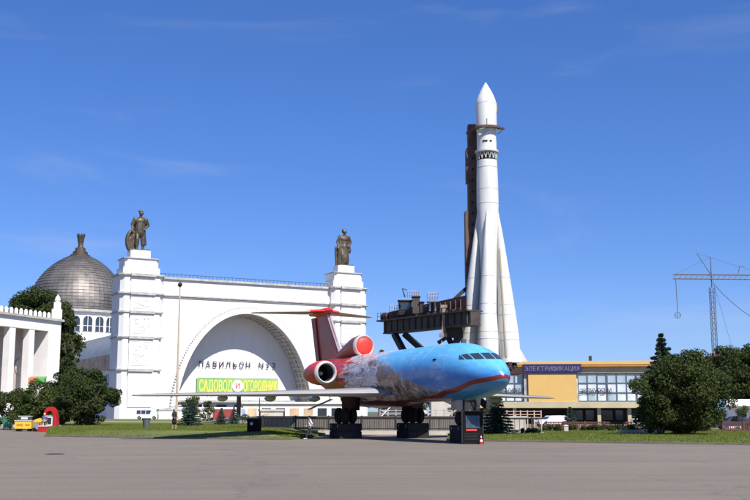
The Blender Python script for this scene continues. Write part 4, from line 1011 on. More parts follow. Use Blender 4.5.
b.beam((-2.6, 2.0, zc), (-1.2, 1.2, zc), 0.5, 0.35); b.beam((1.8, -0.7, zc), (2.45, -0.85, zc - 0.1), 0.5, 0.2); b.beam((1.6, -0.8, zc - 0.8), (2.3, -0.85, zc - 0.1), 0.3, 0.14)
b.build('access_ring', 'rust', er)
# launch table below the boosters
b = MB(); b.lathe([(3.3, RZ0 - 1.05), (3.3, RZ0 - 0.75)], 24); b.span(-5.2, 3.9, -2.2, 2.6, RZ0 - 1.7, RZ0 - 1.06)
for x in (-3.6, -1.2, 0.9, 2.4): b.span(x - 0.25, x + 0.25, -2.4, -2.0, RZ0 - 1.05, RZ0 - 0.1)
tbl = b.build('launch_table', 'rustred', er)
b = MB()
for x in (-4.6, -2.4): 
    for y in (-2.0, 2.2): b.beam((x, y, 0), (x + 0.9, y * 0.8, RZ0 - 1.7), 0.7, 0.7)
b.beam((-0.3, 0, 0), (0.3, 0, RZ0 - 1.7), 1.3, 1.3); b.build('table_leg', 'darksteel', tbl)
# ribbed girder
GA, GB = E(388, 327.5, 153), E(443, 320.5, 142.6); GB.z = GA.z
gd = (GB - GA).normalized(); gn = Vector((-gd.y, gd.x, 0)); GE = GA + gd * 19.5
b = MB(); b.beam(GA, GE, 1.6, 1.6); b.beam(GA - gd * 1.1 + Vector((0, 0, .95)), GE + Vector((0, 0, .95)), 2.6, 0.22); b.beam(GA + Vector((0, 0, -.9)), GE + Vector((0, 0, -.9)), 1.9, 0.18)
gird = b.build('girder', 'brownsteel', er)
for k in range(14):
    p = GA + gd * (0.5 + k * 1.42); o = MB(); o.beam(p - gn * 0.93 + Vector((0, 0, -.8)), p - gn * 0.93 + Vector((0, 0, .8)), 0.14, 0.22); o.build('stiffener', 'brownsteel', gird)
b = MB()
for k in range(3): 
    p = GA - gd * (1.0 - k * 0.8) - gn * 1.2 + Vector((0, 0, 1.06)); b.tube(p, p + Vector((0, 0, 1.0)), 0.03, 0.03, 6)
for h in (0.5, 1.0): b.tube(GA - gd - gn * 1.2 + Vector((0, 0, 1.06 + h)), GA + gd * 1.2 - gn * 1.2 + Vector((0, 0, 1.06 + h)), 0.03, 0.03, 6)
b.build('railing', 'darksteel', gird)
# legs of the girder down to the ground
for (pxa, pxb, yy) in ((394.5, 404, 352), (404.5, 425, 352)):
    A = E(pxa, 334, 151.5); B = E(pxb, yy, 149.5); d = (B - A); k = A.z / -d.z; Bg = A + d * k
    o = MB(); o.beam(A, Bg, 0.75, 0.75); o.build('leg', 'darksteel', er)
# red boom on top
BA, BB = E(389, 316.5, 152.2), E(466, 302.5, 141.0)
bd = (BB - BA).normalized(); b = MB()
b.loft([[BA + Vector(q) for q in ((0, -.6, -.75), (0, .6, -.75), (0, .6, .6), (0, -.6, .6))], [BA * .5 + BB * .5 + Vector(q) for q in ((0, -.7, -1.0), (0, .7, -1.0), (0, .7, .75), (0, -.7, .75))], [BB + Vector(q) for q in ((0, -.8, -1.3), (0, .8, -1.3), (0, .8, .9), (0, -.8, .9))]])
boom = b.build('boom', 'rustred', er)
o = MB(); o.lathe([(0.35, -1.3), (0.62, -1.2), (0.62, -.1), (0.5, 0)], 16, axis='X'); q = o.build('boom_head', 'rustred', er); q.location = BA; q.rotation_euler = bd.to_track_quat('X', 'Z').to_euler()
b = MB()
for k in range(15):
    p = BA + (BB - BA) * (0.06 + k * 0.062); yo = -0.62 - 0.012 * k
    b.beam(p + Vector((0, yo - .05, -.75 - .03 * k)), p + Vector((0.0, yo - .05, .5)), 0.14, 0.12)
b.build('boom_rib', 'rust', boom, kind='stuff')
b = MB()
for k in range(11):
    p = BA + gd * (1.2 + k * 1.35); p.z = GA.z + 1.06; h = (BA + (BB - BA) * ((1.2 + k * 1.35) / 19)).z - 0.8 - p.z
    b.beam(p, p + Vector((0.0, 0, max(0.3, h))), 0.3, 0.3); b.beam(p, p + gd * 1.2 + Vector((0, 0, max(0.3, h))), 0.14, 0.14)
b.build('truss', 'darksteel', er, kind='stuff')
def cabin(px0, px1, py0, py1, Y, name, mt, win=True):
    a, c = E(px0, py1, Y), E(px1, py0, Y); b = MB(); b.span(a.x, c.x, a.y - 0.9, a.y + 0.9, a.z - 0.3, c.z); o = b.build(name, mt, er)
    b = MB(); b.span(a.x - .12, c.x + .12, a.y - 1.05, a.y + 1.05, c.z + 0.002, c.z + .12); b.build('roof', mt, o)
    if win:
        b = MB(); b.span(a.x + 0.25, a.x + (c.x - a.x) * 0.48, a.y - .93, a.y - .89, a.z + 0.35, c.z - .35); b.build('window', 'glass', o)
        b = MB(); b.span(a.x + (c.x - a.x) * 0.56, c.x - 0.2, a.y - .93, a.y - .89, a.z + 0.35, c.z - .35); b.build('window', 'glass', o)
    return o
cabin(398.5, 411.5, 301.5, 313, 149.5, 'cabin', 'darksteel'); cabin(412.5, 419.5, 297.5, 312, 147.5, 'cabin', 'brownsteel', False); cabin(419.8, 423.5, 303, 311.5, 147.3, 'winch_box', 'darksteel', False)
def rail(px0, px1, py0, py1, Y, n):
    a, c = E(px0, py1, Y), E(px1, py1, Y); h = E(px0, py0, Y).z - a.z
    for dy in (-0.8, 0.8):
        b = MB()
        for i in range(n): p = a + (c - a) * (i / (n - 1)) + Vector((0, dy, 0)); b.tube(p, p + Vector((0, 0, h)), 0.035, 0.035, 6)
        for hh in (0.5, 1.0): b.tube(a + Vector((0, dy, h * hh)), c + Vector((0, dy, h * hh)), 0.03, 0.03, 6)
        b.build('railing', 'steel', er)
rail(407.5, 418.5, 291.5, 297.2, 147.5, 6); rail(427.5, 437.5, 293, 299.5, 144.5, 5); rail(389.5, 397, 306, 312, 151.5, 4)
b = MB(); a = E(427, 302.5, 144.5); c = E(438, 299.5, 144.5); b.span(a.x, c.x, a.y - .9, a.y + .9, a.z, a.z + .2)
for x in (a.x + .4, c.x - .4): b.span(x - .12, x + .12, a.y - .1, a.y + .1, a.z - 1.2, a.z)
b.build('lookout', 'steel', er)
b = MB(); a = E(405, 297, 147.5); b.tube(a, a + Vector((-0.4, 0, 1.2)), 0.12, 0.05, 8); b.tube(a + Vector((-.4, 0, 1.2)), a + Vector((.3, 0, 1.0)), 0.07, 0.05, 8); b.build('searchlight', 'darksteel', er)
b = MB(); a, c = E(443.2, 337, 141.0), E(443.8, 305, 141.0); b.beam(a, c, 0.42, 0.42); b.span(c.x - .45, c.x + .45, c.y - .3, c.y + .3, c.z - .4, c.z); b.span(a.x - .5, a.x + .5, a.y - .3, a.y + .3, a.z, a.z + .5)
M['palepost'] = mat('flaking_white_post', (0.36, 0.29, 0.24), 0.8, col2=(0.10, 0.06, 0.05), vscale=1.3); b.build('post', 'palepost', er)
b = MB(); a, c = E(446, 337, 141.5), E(463, 317, 141.5); b.span(a.x, c.x, a.y, a.y + 2.4, a.z, c.z); b.build('counterweight', 'darksteel', er)
b = MB(); b.beam(E(438, 343, 142), E(452, 334, 142), 0.7, 0.5); b.beam(E(455, 345, 142), E(463, 325, 142), 0.9, 0.9); b.build('brace', 'darksteel', er)
b = MB(); b.beam(E(451, 302.5, 143.5), E(466, 288.5, 144.5), 0.42, 0.42); b.build('strut', 'darksteel', er)
b = MB(); b.beam(E(448, 337, 143), E(455, 352, 143) * 1.0, 0.7, 0.7); A = E(452, 345, 143); b.span(A.x - 1.0, A.x + 2.6, A.y - 1, A.y + 1.5, -0.0, A.z); b.build('pier', 'darksteel', er)

# ================================================================== RIGHT PAVILION (glass and yellow)
EP_RZ = R(-6); ep0 = at(500, 411, 171); ep0.z = 0
ep = thing('glass_pavilion', 'low modern pavilion with yellow panel, glazed upper storey and violet sign', 'pavilion', ep0, EP_RZ)
def eu(px):  # local x on the front seen at column px
    k = (px - 375) / FPX; c, s = math.cos(EP_RZ), math.sin(EP_RZ)
    return (k * ep0.y - ep0.x) / (c - k * s)
def ez(py): return (411.5 - py) / FPX * 169.0 * 1.0 + 2.0
LX0, LX1 = -9.0, 62.0
Zs, Zst, Zg1, Zr0, Zr1 = ez(408), ez(402), ez(373.5), ez(366.3), ez(361.8)
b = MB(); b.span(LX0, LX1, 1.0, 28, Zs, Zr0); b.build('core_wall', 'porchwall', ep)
b = MB(); b.span(LX0, LX1, -0.02, 1.0, Zg1, Zr0); b.build('frieze', 'beige', ep)
b = MB(); b.span(LX0 - 1, LX1 + 1, -0.75, 29, Zr0 + 0.16, Zr1); rf = b.build('roof', 'yellow', ep)
b = MB(); b.span(LX0 - 1, LX1 + 1, -0.67, 1.2, Zr0 - 0.16, Zr0 + 0.155); b.build('fascia', 'orange', rf)
b = MB(); b.span(eu(589), eu(591.5), 1, 2, Zr1, Zr1 + 0.9); b.build('vent', 'darksteel', rf)
b = MB(); b.span(LX0 - .2, LX1, -0.9, 1.2, Zs, Zst); b.build('floor_slab', 'beige', ep)
b = MB(); b.span(LX0, LX1, 3.2, 3.4, 0, Zs); b.build('ground_floor_wall', 'dark', ep)  # near-black backdrop, the shade of the recess put into its colour
for k, px in enumerate((513, 567, 596.5, 626.5, 657, 688, 719)):
    b = MB(); x = eu(px); b.span(x - 0.28, x + 0.28, -0.1, 0.5, 0, Zs); b.build('column', 'beige', ep)
for k in range(10):
    x = eu(570 + k * 15) ; b = MB(); b.span(x, x + 1.9, 3.1, 3.19, 0.6, 2.2); b.build('window', 'glass', ep)
yx0, yx1 = eu(527), eu(574.5)
b = MB(); b.span(yx0, yx1, -0.72, 0.9, Zst + 0.002, Zg1 - 0.06); b.build('yellow_panel', 'yellow', ep)
b = MB(); b.span(yx1, yx1 + 0.25, -0.30, 0.9, Zst + 0.002, Zg1); b.span(yx0 - 0.7, yx0, -0.30, 0.9, Zst + 0.002, Zg1); b.build('pier', 'ledge', ep)
# curtain wall: each pane its own
rows = [Zst + 0.1, ez(393), ez(383.5), Zg1 - 0.05]
def glaze(x0, x1, n):
    st = (x1 - x0) / n; meshes = {}
    for r_ in range(3):
        for mt in ('curtain', 'paleglass'):
            q = MB(); q.span(0.06, st - 0.06, 0.30, 0.36, rows[r_] + 0.06, rows[r_ + 1] - 0.06); meshes[(r_, mt)] = q.mesh('pane', mt)
    for i in range(n):
        for r_ in range(3):
            mt = 'paleglass' if r_ == 2 or random.random() < 0.2 else 'curtain'
            o = link('pane', meshes[(r_, mt)], ep); o.location = (x0 + i * st, random.uniform(-.015, .015), 0); o.rotation_euler = (random.uniform(-.004, .004), 0, random.uniform(-.006, .006))
    b = MB()
    for i in range(n + 1): b.span(x0 + i * st - (0.12 if i % 3 == 0 else 0.06), x0 + i * st + (0.12 if i % 3 == 0 else 0.06), 0.12, 0.5, Zst + 0.002, Zg1)
    for z in rows: b.span(x0 + .01, x1 - .01, 0.16, 0.46, z - 0.05, z + 0.05)
    b.build('mullion', 'mullion', ep)
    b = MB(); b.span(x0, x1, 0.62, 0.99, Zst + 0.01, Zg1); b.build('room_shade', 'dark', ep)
glaze(yx1 + 0.3, yx1 + 0.3 + 1.55 * 30, 30); glaze(LX0 + 0.3, yx0 - 0.75, 9)
sx0, sx1 = eu(522), eu(579.5)
b = MB(); b.span(sx0, sx1, -0.95, -0.7, ez(373.4), ez(364.8)); sg = b.build('sign_panel', 'purple', ep)
letters(sg, 'ЭЛЕКТРИФИКАЦИЯ', sx0 + 0.55, sx1 - 0.55, ez(371.6), 1.02, -1.0, 'letterpale', 0.03, 0.85)
ww = eu(609.5) - eu(578)
letters(ep, 'ЭКСКУРСИИ', eu(578) + .3, eu(609.5) - .3, ez(394), 1.2, 0.06, 'letterdark', 0.02, 0.8, 'window_letter')
letters(ep, 'ЭКСКУРСИИ', eu(525.5) - ww + .3, eu(525.5) - .3, ez(394), 1.2, 0.06, 'letterdark', 0.02, 0.8, 'window_letter')

# ================================================================== LEFT COLONNADE PAVILION
cp = thing('colonnade_pavilion', 'white pavilion with square columns and toothed parapet at the left edge', 'pavilion', (-45.2, 150, 0), math.atan2(0.94, 0.34))
cz = lambda py, d=150: (411.5 - py) / FPX * d + 2.0
Zc, Zo = cz(321.5), cz(333.5)
NB_ = 8
b = MB(); b.span(-36, -0.0, 0, 1.1, Zo, Zc - 0.2); b.span(-36, 0, 3.6, 22, 0, Zc - 0.3); b.span(-36, 0, 1.1, 3.6, Zo + 0.5, Zc - 0.3)
b.build('entablature', 'rosewall', cp)
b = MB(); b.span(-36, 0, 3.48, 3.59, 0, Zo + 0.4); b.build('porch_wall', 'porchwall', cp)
b = MB(); b.span(-2.8, 0, 0.0, 3.6, 0, Zo - 0.002); b.build('end_pier', 'rosewall', cp)
for k in range(NB_):
    x1 = -5.75 - k * 4.0; b = MB(); b.span(x1 - 1.15, x1, 0.05, 1.05, 0, Zo - 0.002); b.span(x1 - 1.25, x1 + .1, -0.02, 1.1, 0, 0.6); b.build('column', 'rosewall', cp)
    b = MB(); b.lathe([(1.0, -.12), (1.15, -.05), (1.15, .05)], 24); q = b.build('medallion', 'ledge', cp); q.rotation_euler = (PI / 2, 0, 0); q.location = (x1 + 1.45, 3.40, 8.2)
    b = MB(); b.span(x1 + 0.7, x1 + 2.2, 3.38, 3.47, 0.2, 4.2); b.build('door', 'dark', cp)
b = MB(); b.span(-36.3, 0.25, -0.35, 1.2, Zc - 0.2, Zc + 0.12); b.build('cornice', 'ledge', cp)
mm_ = MB(); mm_.span(-0.26, 0.26, -0.10, 0.10, 0, 0.75); mm_.loft([[(-0.26, -0.10, .752), (.26, -.10, .752), (.26, .10, .752), (-.26, .10, .752)], [(-0.10, -0.04, 1.05), (.10, -0.04, 1.05), (.10, .04, 1.05), (-.10, .04, 1.05)]])
me = mm_.mesh('merlon', 'rosewall')
for k in range(36): o = link('merlon', me, cp); o.scale = (1, 1, .78); o.location = (-1.9 - k * 1.0, 0.0, Zc + 0.122)
b = MB(); b.span(-1.25, -0.05, -0.1, 0.8, Zc + .122, Zc + 1.6); b.span(-1.0, -0.25, 0, .7, Zc + 1.6, Zc + 2.6); b.lathe([(0.3, 2.6), (0.42, 2.9), (0.3, 3.3), (0.02, 3.7)], 12, (-0.6, .35, Zc)); b.build('corner_acroterion', 'rosewall', cp)
b = MB(); b.span(-36, 0.2, -2.2, 0.0, 0, 0.25); b.build('step', 'ledge', cp)

# ================================================================== SMALLER BUILDINGS, WALLS AND FENCES
# white service building behind the left fence
p = at(292, 411, 196); p.z = 0
t = thing('service_building', 'low white building with amber windows seen under the aircraft wing', 'building', p, R(10))
b = MB(); b.span(-9, 11, 0, 8, 0, 3.4); b.build('wall', 'white', t)
b = MB(); b.span(-9.4, 11.4, -0.4, 8.4, 3.4, 3.75); b.build('roof', 'white', t)
for k in range(7):
    x = -8.2 + k * 2.6; b = MB(); b.span(x, x + 1.7, -0.06, 0.05, 1.1, 2.6); w = b.build('window', 'taneave' if k in (0, 3, 4) else 'glass', t)
    b = MB(); b.span(x - .1, x + 1.8, -0.14, -0.02, 0.95, 1.09); b.build('sill', 'ledge', w)
# stone-block kiosk, red container and dark panel in front of the arch
p = at(272, 414, 150); p.z = 0
t = thing('stone_kiosk', 'pale stone-block kiosk under the wing beside the black box', 'kiosk', p, R(12))
b = MB(); b.span(-1.6, 1.6, 0, 2.4, 0, 2.05); b.build('wall', 'concrete', t)
for k in range(3):
    b = MB(); b.span(-1.63, 1.63, -0.06, 2.46, 0.62 * (k + 1) + .05, 0.62 * (k + 1) + .10); b.build('joint', 'ledge', t)
b = MB(); b.span(-1.75, 1.75, -0.15, 2.55, 2.05, 2.3); b.build('roof', 'concrete', t)
b = MB(); b.span(-1.2, -0.4, -0.03, 0.05, 0.8, 1.7); b.build('window', 'taneave', t)
p = at(223.5, 417.5, 185); p.z = 0
t = thing('shipping_container', 'dull red metal container parked in front of the arch', 'container', p, R(8))
b = MB(); b.span(-1.9, 1.9, 0, 2.3, 0.15, 2.4); b.build('body', 'redcontainer', t)
for k in range(13):
    b = MB(); b.span(-1.82 + k * 0.3, -1.70 + k * 0.3, -0.05, 0.002, 0.2, 2.35); b.build('rib', 'redcontainer', t)
b = MB(); b.span(-1.9, 1.9, 0.1, 2.2, 0, 0.15); b.build('skid', 'dark', t)
A, B = at(196, 416, 142), at(262, 416, 134)
t = thing('ramp_wall', 'pale low ramp wall on the lawn below the red container', 'wall', (A.x, A.y, 0), math.atan2(B.y - A.y, B.x - A.x)); Lw = (Vector((B.x, B.y)) - Vector((A.x, A.y))).length
b = MB(); b.loft([[(0, y, 0), (Lw, y, 0), (Lw, y, 1.35), (Lw * .55, y, 1.15), (0, y, 0.35)] for y in (0, 0.5)]); b.build('body', 'concrete', t)
b = MB(); b.beam((Lw * .55, .25, 1.2), (Lw, .25, 1.4), .7, .1); b.beam((0, .25, .4), (Lw * .55, .25, 1.2), .7, .1); b.build('coping', 'ledge', t)
p = at(238.5, 417, 175); p.z = 0
t = thing('advertising_pillar', 'tall narrow black advertising pillar in front of the white arch', 'pillar', p, R(6))
b = MB(); b.span(-0.36, 0.36, -0.2, 0.2, 0.2, 4.7); b.build('panel', 'black', t)
b = MB(); b.span(-0.6, 0.6, -0.5, 0.5, 0, 0.2); b.build('foot', 'concrete', t)
b = MB(); b.span(-0.40, 0.40, -0.24, 0.24, 4.7, 4.8); b.build('cap', 'darksteel', t)
p = at(243.6, 416, 176); p.z = 0
t = thing('notice_board', 'small white board with blue print beside the black pillar', 'sign', p, R(6))
b = MB(); b.span(-0.55, 0.45, -.03, .03, 0.9, 2.6); b.build('board', 'paperwhite', t)
b = MB(); b.span(-0.40, 0.30, -.04, -.031, 1.1, 2.4); b.build('print', mat('blue_print', (0.30, 0.38, 0.66), 0.6, var=0.3, vscale=4), t)
for x in (-.45, .35):
    b = MB(); b.tube((x, .05, 0), (x, .05, 2.6), 0.03, 0.03, 6); b.build('post', 'steel', t)
# long low white wall in front of the arch
A, B = at(158, 416, 205), at(345, 416, 222)
t = thing('low_wall', 'long low white parapet wall running in front of the arch', 'wall', (A.x, A.y, 0), math.atan2(B.y - A.y, B.x - A.x)); Lw = (Vector((B.x, B.y)) - Vector((A.x, A.y))).length
b = MB(); b.span(0, Lw, 0, 0.5, 0, 2.2); b.build('body', 'white', t); b = MB(); b.span(-.1, Lw + .1, -.12, .62, 2.2, 2.45); b.build('coping', 'ledge', t)
t = thing('entrance_canopy', 'grey sloped canopy at the foot of the left pylon', 'canopy', (at(167, 410, 214).x, 214, 0), R(20))
b = MB(); b.add([(-1.8, 0, 2.2), (4.0, 0, 3.6), (7.5, 0, 3.9), (7.5, 3, 3.9), (4.0, 3, 3.6), (-1.8, 3, 2.2), (-1.8, 0, 2.0), (4, 0, 3.4), (7.5, 0, 3.7), (7.5, 3, 3.7), (4, 3, 3.4), (-1.8, 3, 2.0)],
      [(0, 1, 4, 5), (1, 2, 3, 4), (6, 11, 10, 7), (7, 10, 9, 8), (0, 6, 7, 1), (1, 7, 8, 2), (5, 4, 10, 11), (4, 3, 9, 10), (0, 5, 11, 6), (2, 8, 9, 3)]); b.build('roof', 'ledge', t)
for x in (-1.6, 7.3):
    b = MB(); b.span(x - .1, x + .1, 0.2, 0.4, 0, 2.1 if x < 0 else 3.7); b.build('post', 'white', t)

# retaining wall with iron fence behind the aircraft
def iron_fence(pa, pb, h, label, base=0.35, gap=0.16, top='darksteel', n_post=None):
    d = Vector((pb[0] - pa[0], pb[1] - pa[1])); L = d.length
    t = thing('iron_fence', label, 'fence', (pa[0], pa[1], 0), math.atan2(d.y, d.x))
    b = MB(); b.span(0, L, -0.15, 0.15, 0, base); b.build('footing', 'concrete', t)
    b = MB(); b.span(0, L, -.045, .045, h - .12, h); b.span(0, L, -.03, .03, base + .12, base + .2); b.build('rail', top, t)
    b = MB(); n = int(L / gap)
    for i in range(n): b.span((i + .5) * gap - .022, (i + .5) * gap + .022, -.022, .022, base, h - .12)
    b.build('bar', top, t, kind='stuff')
    for i in range(int(L / 3.0) + 1):
        b = MB(); b.span(i * 3.0 - .06, i * 3.0 + .06, -.07, .07, base - 0.002, h + .1); b.build('post', top, t)
    return t
def ret_wall(pa, pb, h, label, mt='concrete', th=0.6):
    d = Vector((pb[0] - pa[0], pb[1] - pa[1])); L = d.length
    t = thing('retaining_wall', label, 'wall', (pa[0], pa[1], 0), math.atan2(d.y, d.x))
    st = 2.4; n = int(L / st)
    q = MB(); q.span(0.015, st - 0.015, 0, th, 0, h); me_ = q.mesh('panel', mt)
    for i in range(n): link('panel', me_, t).location = (i * st, random.uniform(-.012, .012), 0)
    b = MB(); b.span(-.1, n * st + .1, -.1, th + .1, h, h + .16); b.build('coping', mt, t)
    b = MB(); b.span(0, n * st, 0.05, th - .05, 0, h - 0.01); b.build('joint_fill', 'ledge', t)
    return t
fa, fb = at(263, 411, 94.5), at(497, 411, 91.0)
iron_fence((fa.x, fa.y), (fb.x, fb.y), 1.55, 'dark iron fence with thin bars behind the aircraft wheels')
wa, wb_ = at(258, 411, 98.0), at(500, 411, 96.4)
ret_wall((wa.x, wa.y), (wb_.x, wb_.y), 1.42, 'dark grey-brown retaining wall behind the long iron fence', 'darkwall')
wa, wb_ = at(499, 411, 96.3), at(549, 411, 96.0)
ret_wall((wa.x, wa.y), (wb_.x, wb_.y), 1.42, 'short beige retaining wall right of the blue spruce')
fa2, fb2 = at(498, 411, 94.0), at(543, 411, 94.0)
iron_fence((fa2.x, fa2.y), (fb2.x, fb2.y), 1.45, 'short dark iron fence right of the blue spruce', 0.2, 0.42)
# brown-and-white balustrade on the terrace
def rail_fence(pa, pb, z0, h, label, mt, n, rails=3, nm='balustrade'):
    d = Vector((pb[0] - pa[0], pb[1] - pa[1])); L = d.length
    t = thing(nm, label, 'railing', (pa[0], pa[1], 0), math.atan2(d.y, d.x))
    b = MB()
    for i in range(rails): z = z0 + h * (i + 0.55) / rails; b.span(0, L, -.03, .03, z, z + 0.07)
    b.build('rail', mt, t)
    for i in range(n + 1):
        b = MB(); x = L * i / n; b.span(x - .05, x + .05, -.05, .05, 0, z0 + h); b.build('post', mt, t)
M['pinkrail'] = mat('pinkish_rail', (0.50, 0.36, 0.28), 0.7)
ra, rb_ = at(500, 411, 99.5), at(541, 411, 99.5)
rail_fence((ra.x, ra.y), (rb_.x, rb_.y), 1.25, 0.85, 'pinkish balustrade on the wall right of the blue spruce', 'pinkrail', 6)
ra, rb_ = at(380, 411, 101), at(452, 411, 101)
rail_fence((ra.x, ra.y), (rb_.x, rb_.y), 1.3, 0.9, 'thin pale railing under the aircraft fuselage', 'ledge', 9)
# stepped dark roof under the fuselage
p = at(410, 411, 118); p.z = 0
t = thing('stair_roof', 'dark slatted lean-to roof with white edging under the fuselage', 'roof', p, 0)
b = MB(); b.add([(-3.3, 0, 1.2), (2.8, 0, 1.2), (-0.9, 0, 3.35), (-1.3, 0, 3.35), (-3.3, 5, 1.2), (2.8, 5, 1.2), (-0.9, 5, 3.35), (-1.3, 5, 3.35)], [(0, 1, 2, 3), (4, 7, 6, 5), (0, 4, 5, 1), (1, 5, 6, 2), (2, 6, 7, 3), (3, 7, 4, 0)]); b.build('gable', 'brownsteel', t)
for k in range(8):
    b = MB(); z = 1.35 + k * 0.24; f = (z - 1.2) / 2.15; b.span(-3.3 + f * 2.0 + .05, 2.8 - f * 3.7 - .05, -.06, 0.0, z, z + .07); b.build('slat', 'steel', t)
b = MB(); b.beam((-0.9, -.1, 3.42), (2.95, -.1, 1.22), 0.3, 0.14); b.beam((-3.45, -.1, 1.22), (-1.3, -.1, 3.42), .3, .1); b.build('edging', 'paperwhite', t)
b = MB(); b.span(-3.2, 2.7, .2, 4.8, 0, 1.2); b.build('base', 'concrete', t)
# pale sloped ramp by the nose wheel
p = at(452, 411, 112); p.z = 0
t = thing('concrete_ramp', 'pale sloped concrete ramp between the wheels and the poster board', 'ramp', p, 0)
b = MB(); b.add([(-2.2, 0, 0), (3.0, 0, 0), (3.0, 0, 1.6), (-1.4, 0, 3.6), (-2.2, 0, 3.5), (-2.2, 4, 0), (3, 4, 0), (3, 4, 1.6), (-1.4, 4, 3.6), (-2.2, 4, 3.5)], [(0, 1, 2, 3, 4), (9, 8, 7, 6, 5), (0, 5, 6, 1), (1, 6, 7, 2), (2, 7, 8, 3), (3, 8, 9, 4), (4, 9, 5, 0)]); b.build('body', 'concrete', t)
b = MB(); b.beam((-1.4, -.05, 3.65), (3.1, -.05, 1.62), .3, .12); b.build('edge', 'ledge', t)
# low red-brown fences along the right lawn
def low_fence(pxa, pxb, Y, h, label):
    a, c = at(pxa, 411, Y), at(pxb, 411, Y); L = c.x - a.x
    t = thing('low_fence', label, 'fence', (a.x, Y, 0), 0)
    n = int(L / 2.0)
    for i in range(n + 1):
        b = MB(); b.span(i * 2.0 - .09, i * 2.0 + .09, -.09, .09, 0, h + .06); b.build('post', 'redfence', t)
    b = MB(); b.span(0, n * 2.0, -.03, .03, h - .12, h); b.span(0, n * 2.0, -.03, .03, .22, .32); b.build('rail', 'redfence', t)
    b = MB()
    for i in range(int(n * 2.0 / .17)): b.span(i * .17 + .02, i * .17 + .11, -.02, .02, .1, h - .04)
    b.build('picket', 'redfence', t, kind='stuff')
low_fence(546, 655, 110, 0.95, 'long low red-brown fence in front of the glass pavilion')
low_fence(722, 800, 101, 1.05, 'low red-brown picket fence at the right edge behind the big bush')
# white kiosk and blue sign at the right edge
p = at(742, 411, 128); p.z = 0
t = thing('white_kiosk', 'white kiosk with awning behind the red-brown fence at the right edge', 'kiosk', p, R(-5))
b = MB(); b.span(-1.6, 3.6, 0, 3, 0, 2.6); b.build('wall', 'paperwhite', t)
b = MB(); b.add([(-2.0, -1.1, 2.75), (4, -1.1, 2.75), (4, 3, 3.5), (-2, 3, 3.5), (-2.0, -1.1, 2.62), (4, -1.1, 2.62), (4, 3, 3.37), (-2, 3, 3.37)], [(0, 1, 2, 3), (7, 6, 5, 4), (0, 4, 5, 1), (1, 5, 6, 2), (2, 6, 7, 3), (3, 7, 4, 0)]); b.build('awning', 'paperwhite', t)
b = MB(); b.span(-0.6, 0.5, -.05, .05, .9, 2.1); b.build('window', 'glass', t); b = MB(); b.span(1.2, 2.0, -.05, .05, .05, 2.1); b.build('door', 'redfence', t)
p = at(720.5, 411, 118); p.z = 0
t = thing('blue_sign', 'pale blue sign panel showing through the leaves beside the kiosk', 'sign', p, R(-8))
b = MB(); b.span(-0.6, 0.7, 0, .08, 2.1, 3.7); b.build('panel', mat('sky_blue_panel', (0.18, 0.40, 0.58), 0.5, var=.3, vscale=2), t)
b = MB(); b.tube((0, .12, 0), (0, .12, 3.6), .06, .06, 8); b.build('post', 'steel', t)

# ================================================================== ANTENNA MAST
p = at(718, 411, 150); p.z = 0
t = thing('antenna_mast', 'slender lattice mast with long horizontal boom and hanging ring', 'mast', p, R(4))
zM = at(718, 279, 150).z; b = MB(); w0 = .30
for sx in (-1, 1):
    for sy in (-1, 1): b.tube((sx * w0, sy * w0, 0), (sx * w0, sy * w0, zM - 1.2), .045, .045, 6)
b.build('leg', 'mast', t)
b = MB(); nz_ = 26
for i in range(nz_):
    za, zb_ = (zM - 1.2) * i / nz_, (zM - 1.2) * (i + 1) / nz_
    for (x0, y0, x1, y1) in ((-1, -1, 1, -1), (1, -1, 1, 1), (1, 1, -1, 1), (-1, 1, -1, -1)):
        b.tube((x0 * w0, y0 * w0, za), (x1 * w0, y1 * w0, zb_), .022, .022, 5); b.tube((x0 * w0, y0 * w0, za), (x1 * w0, y1 * w0, za), .022, .022, 5)
b.build('lacing', 'mast', t, kind='stuff')
b = MB(); b.span(-.36, .36, -.36, .36, 0, at(718, 353, 150).z); b.span(-.55, .9, -.5, .5, at(718, 381, 150).z, at(718, 372, 150).z); b.build('red_base', 'redcontainer', t)
xl, xr = -5.6, 14.0; b = MB()
for sy in (-.3, .3):
    b.tube((xl, sy, zM), (xr, sy, zM), .05, .05, 6); b.tube((xl, sy, zM + .62), (xr, sy, zM + .62), .06, .06, 6)
for i in range(24): 
    x = xl + (xr - xl) * i / 24; b.tube((x, -.3, zM), (x + .4, -.3, zM + .62), .02, .02, 5); b.tube((x, -.3, zM), (x, .3, zM), .02, .02, 5); b.tube((x, .3, zM), (x + .4, .3, zM + .62), .02, .02, 5)
b.build('boom', 'mast', t)
b = MB(); b.tube((0, 0, zM - 1.2), (0, 0, zM + 3.2), .10, .05, 8); b.tube((.05, 0, zM + .5), (-2.0, 0, zM + 3.7), .05, .04, 6); b.build('post', 'mast', t)
b = MB(); b.tube((-5.3, 0, zM - 0.1), (-5.25, 0, zM - 4.9), .045, .045, 6); b.build('hanging_rod', 'mast', t)
b = MB()
for i in range(20):
    a0, a1 = 2 * PI * i / 20, 2 * PI * (i + 1) / 20; f = lambda a: (-5.25 + .42 * math.cos(a), 0, zM - 5.3 + .42 * math.sin(a)); b.tube(f(a0), f(a1), .05, .05, 6)
b.tube((-5.6, 0, zM - 5.3), (-4.9, 0, zM - 5.3), .04, .04, 6); b.tube((-5.25, 0, zM - 5.7), (-5.25, 0, zM - 4.9), .04, .04, 6); b.build('ring', 'mast', t)
b = MB()
def wire(a, c, sag, r=.02, n=10):
    a, c = Vector(a), Vector(c); pr = a
    for i in range(1, n + 1):
        s_ = i / n; q = a.lerp(c, s_) - Vector((0, 0, sag * 4 * s_ * (1 - s_))); b.tube(pr, q, r, r, 5, cap=False); pr = q
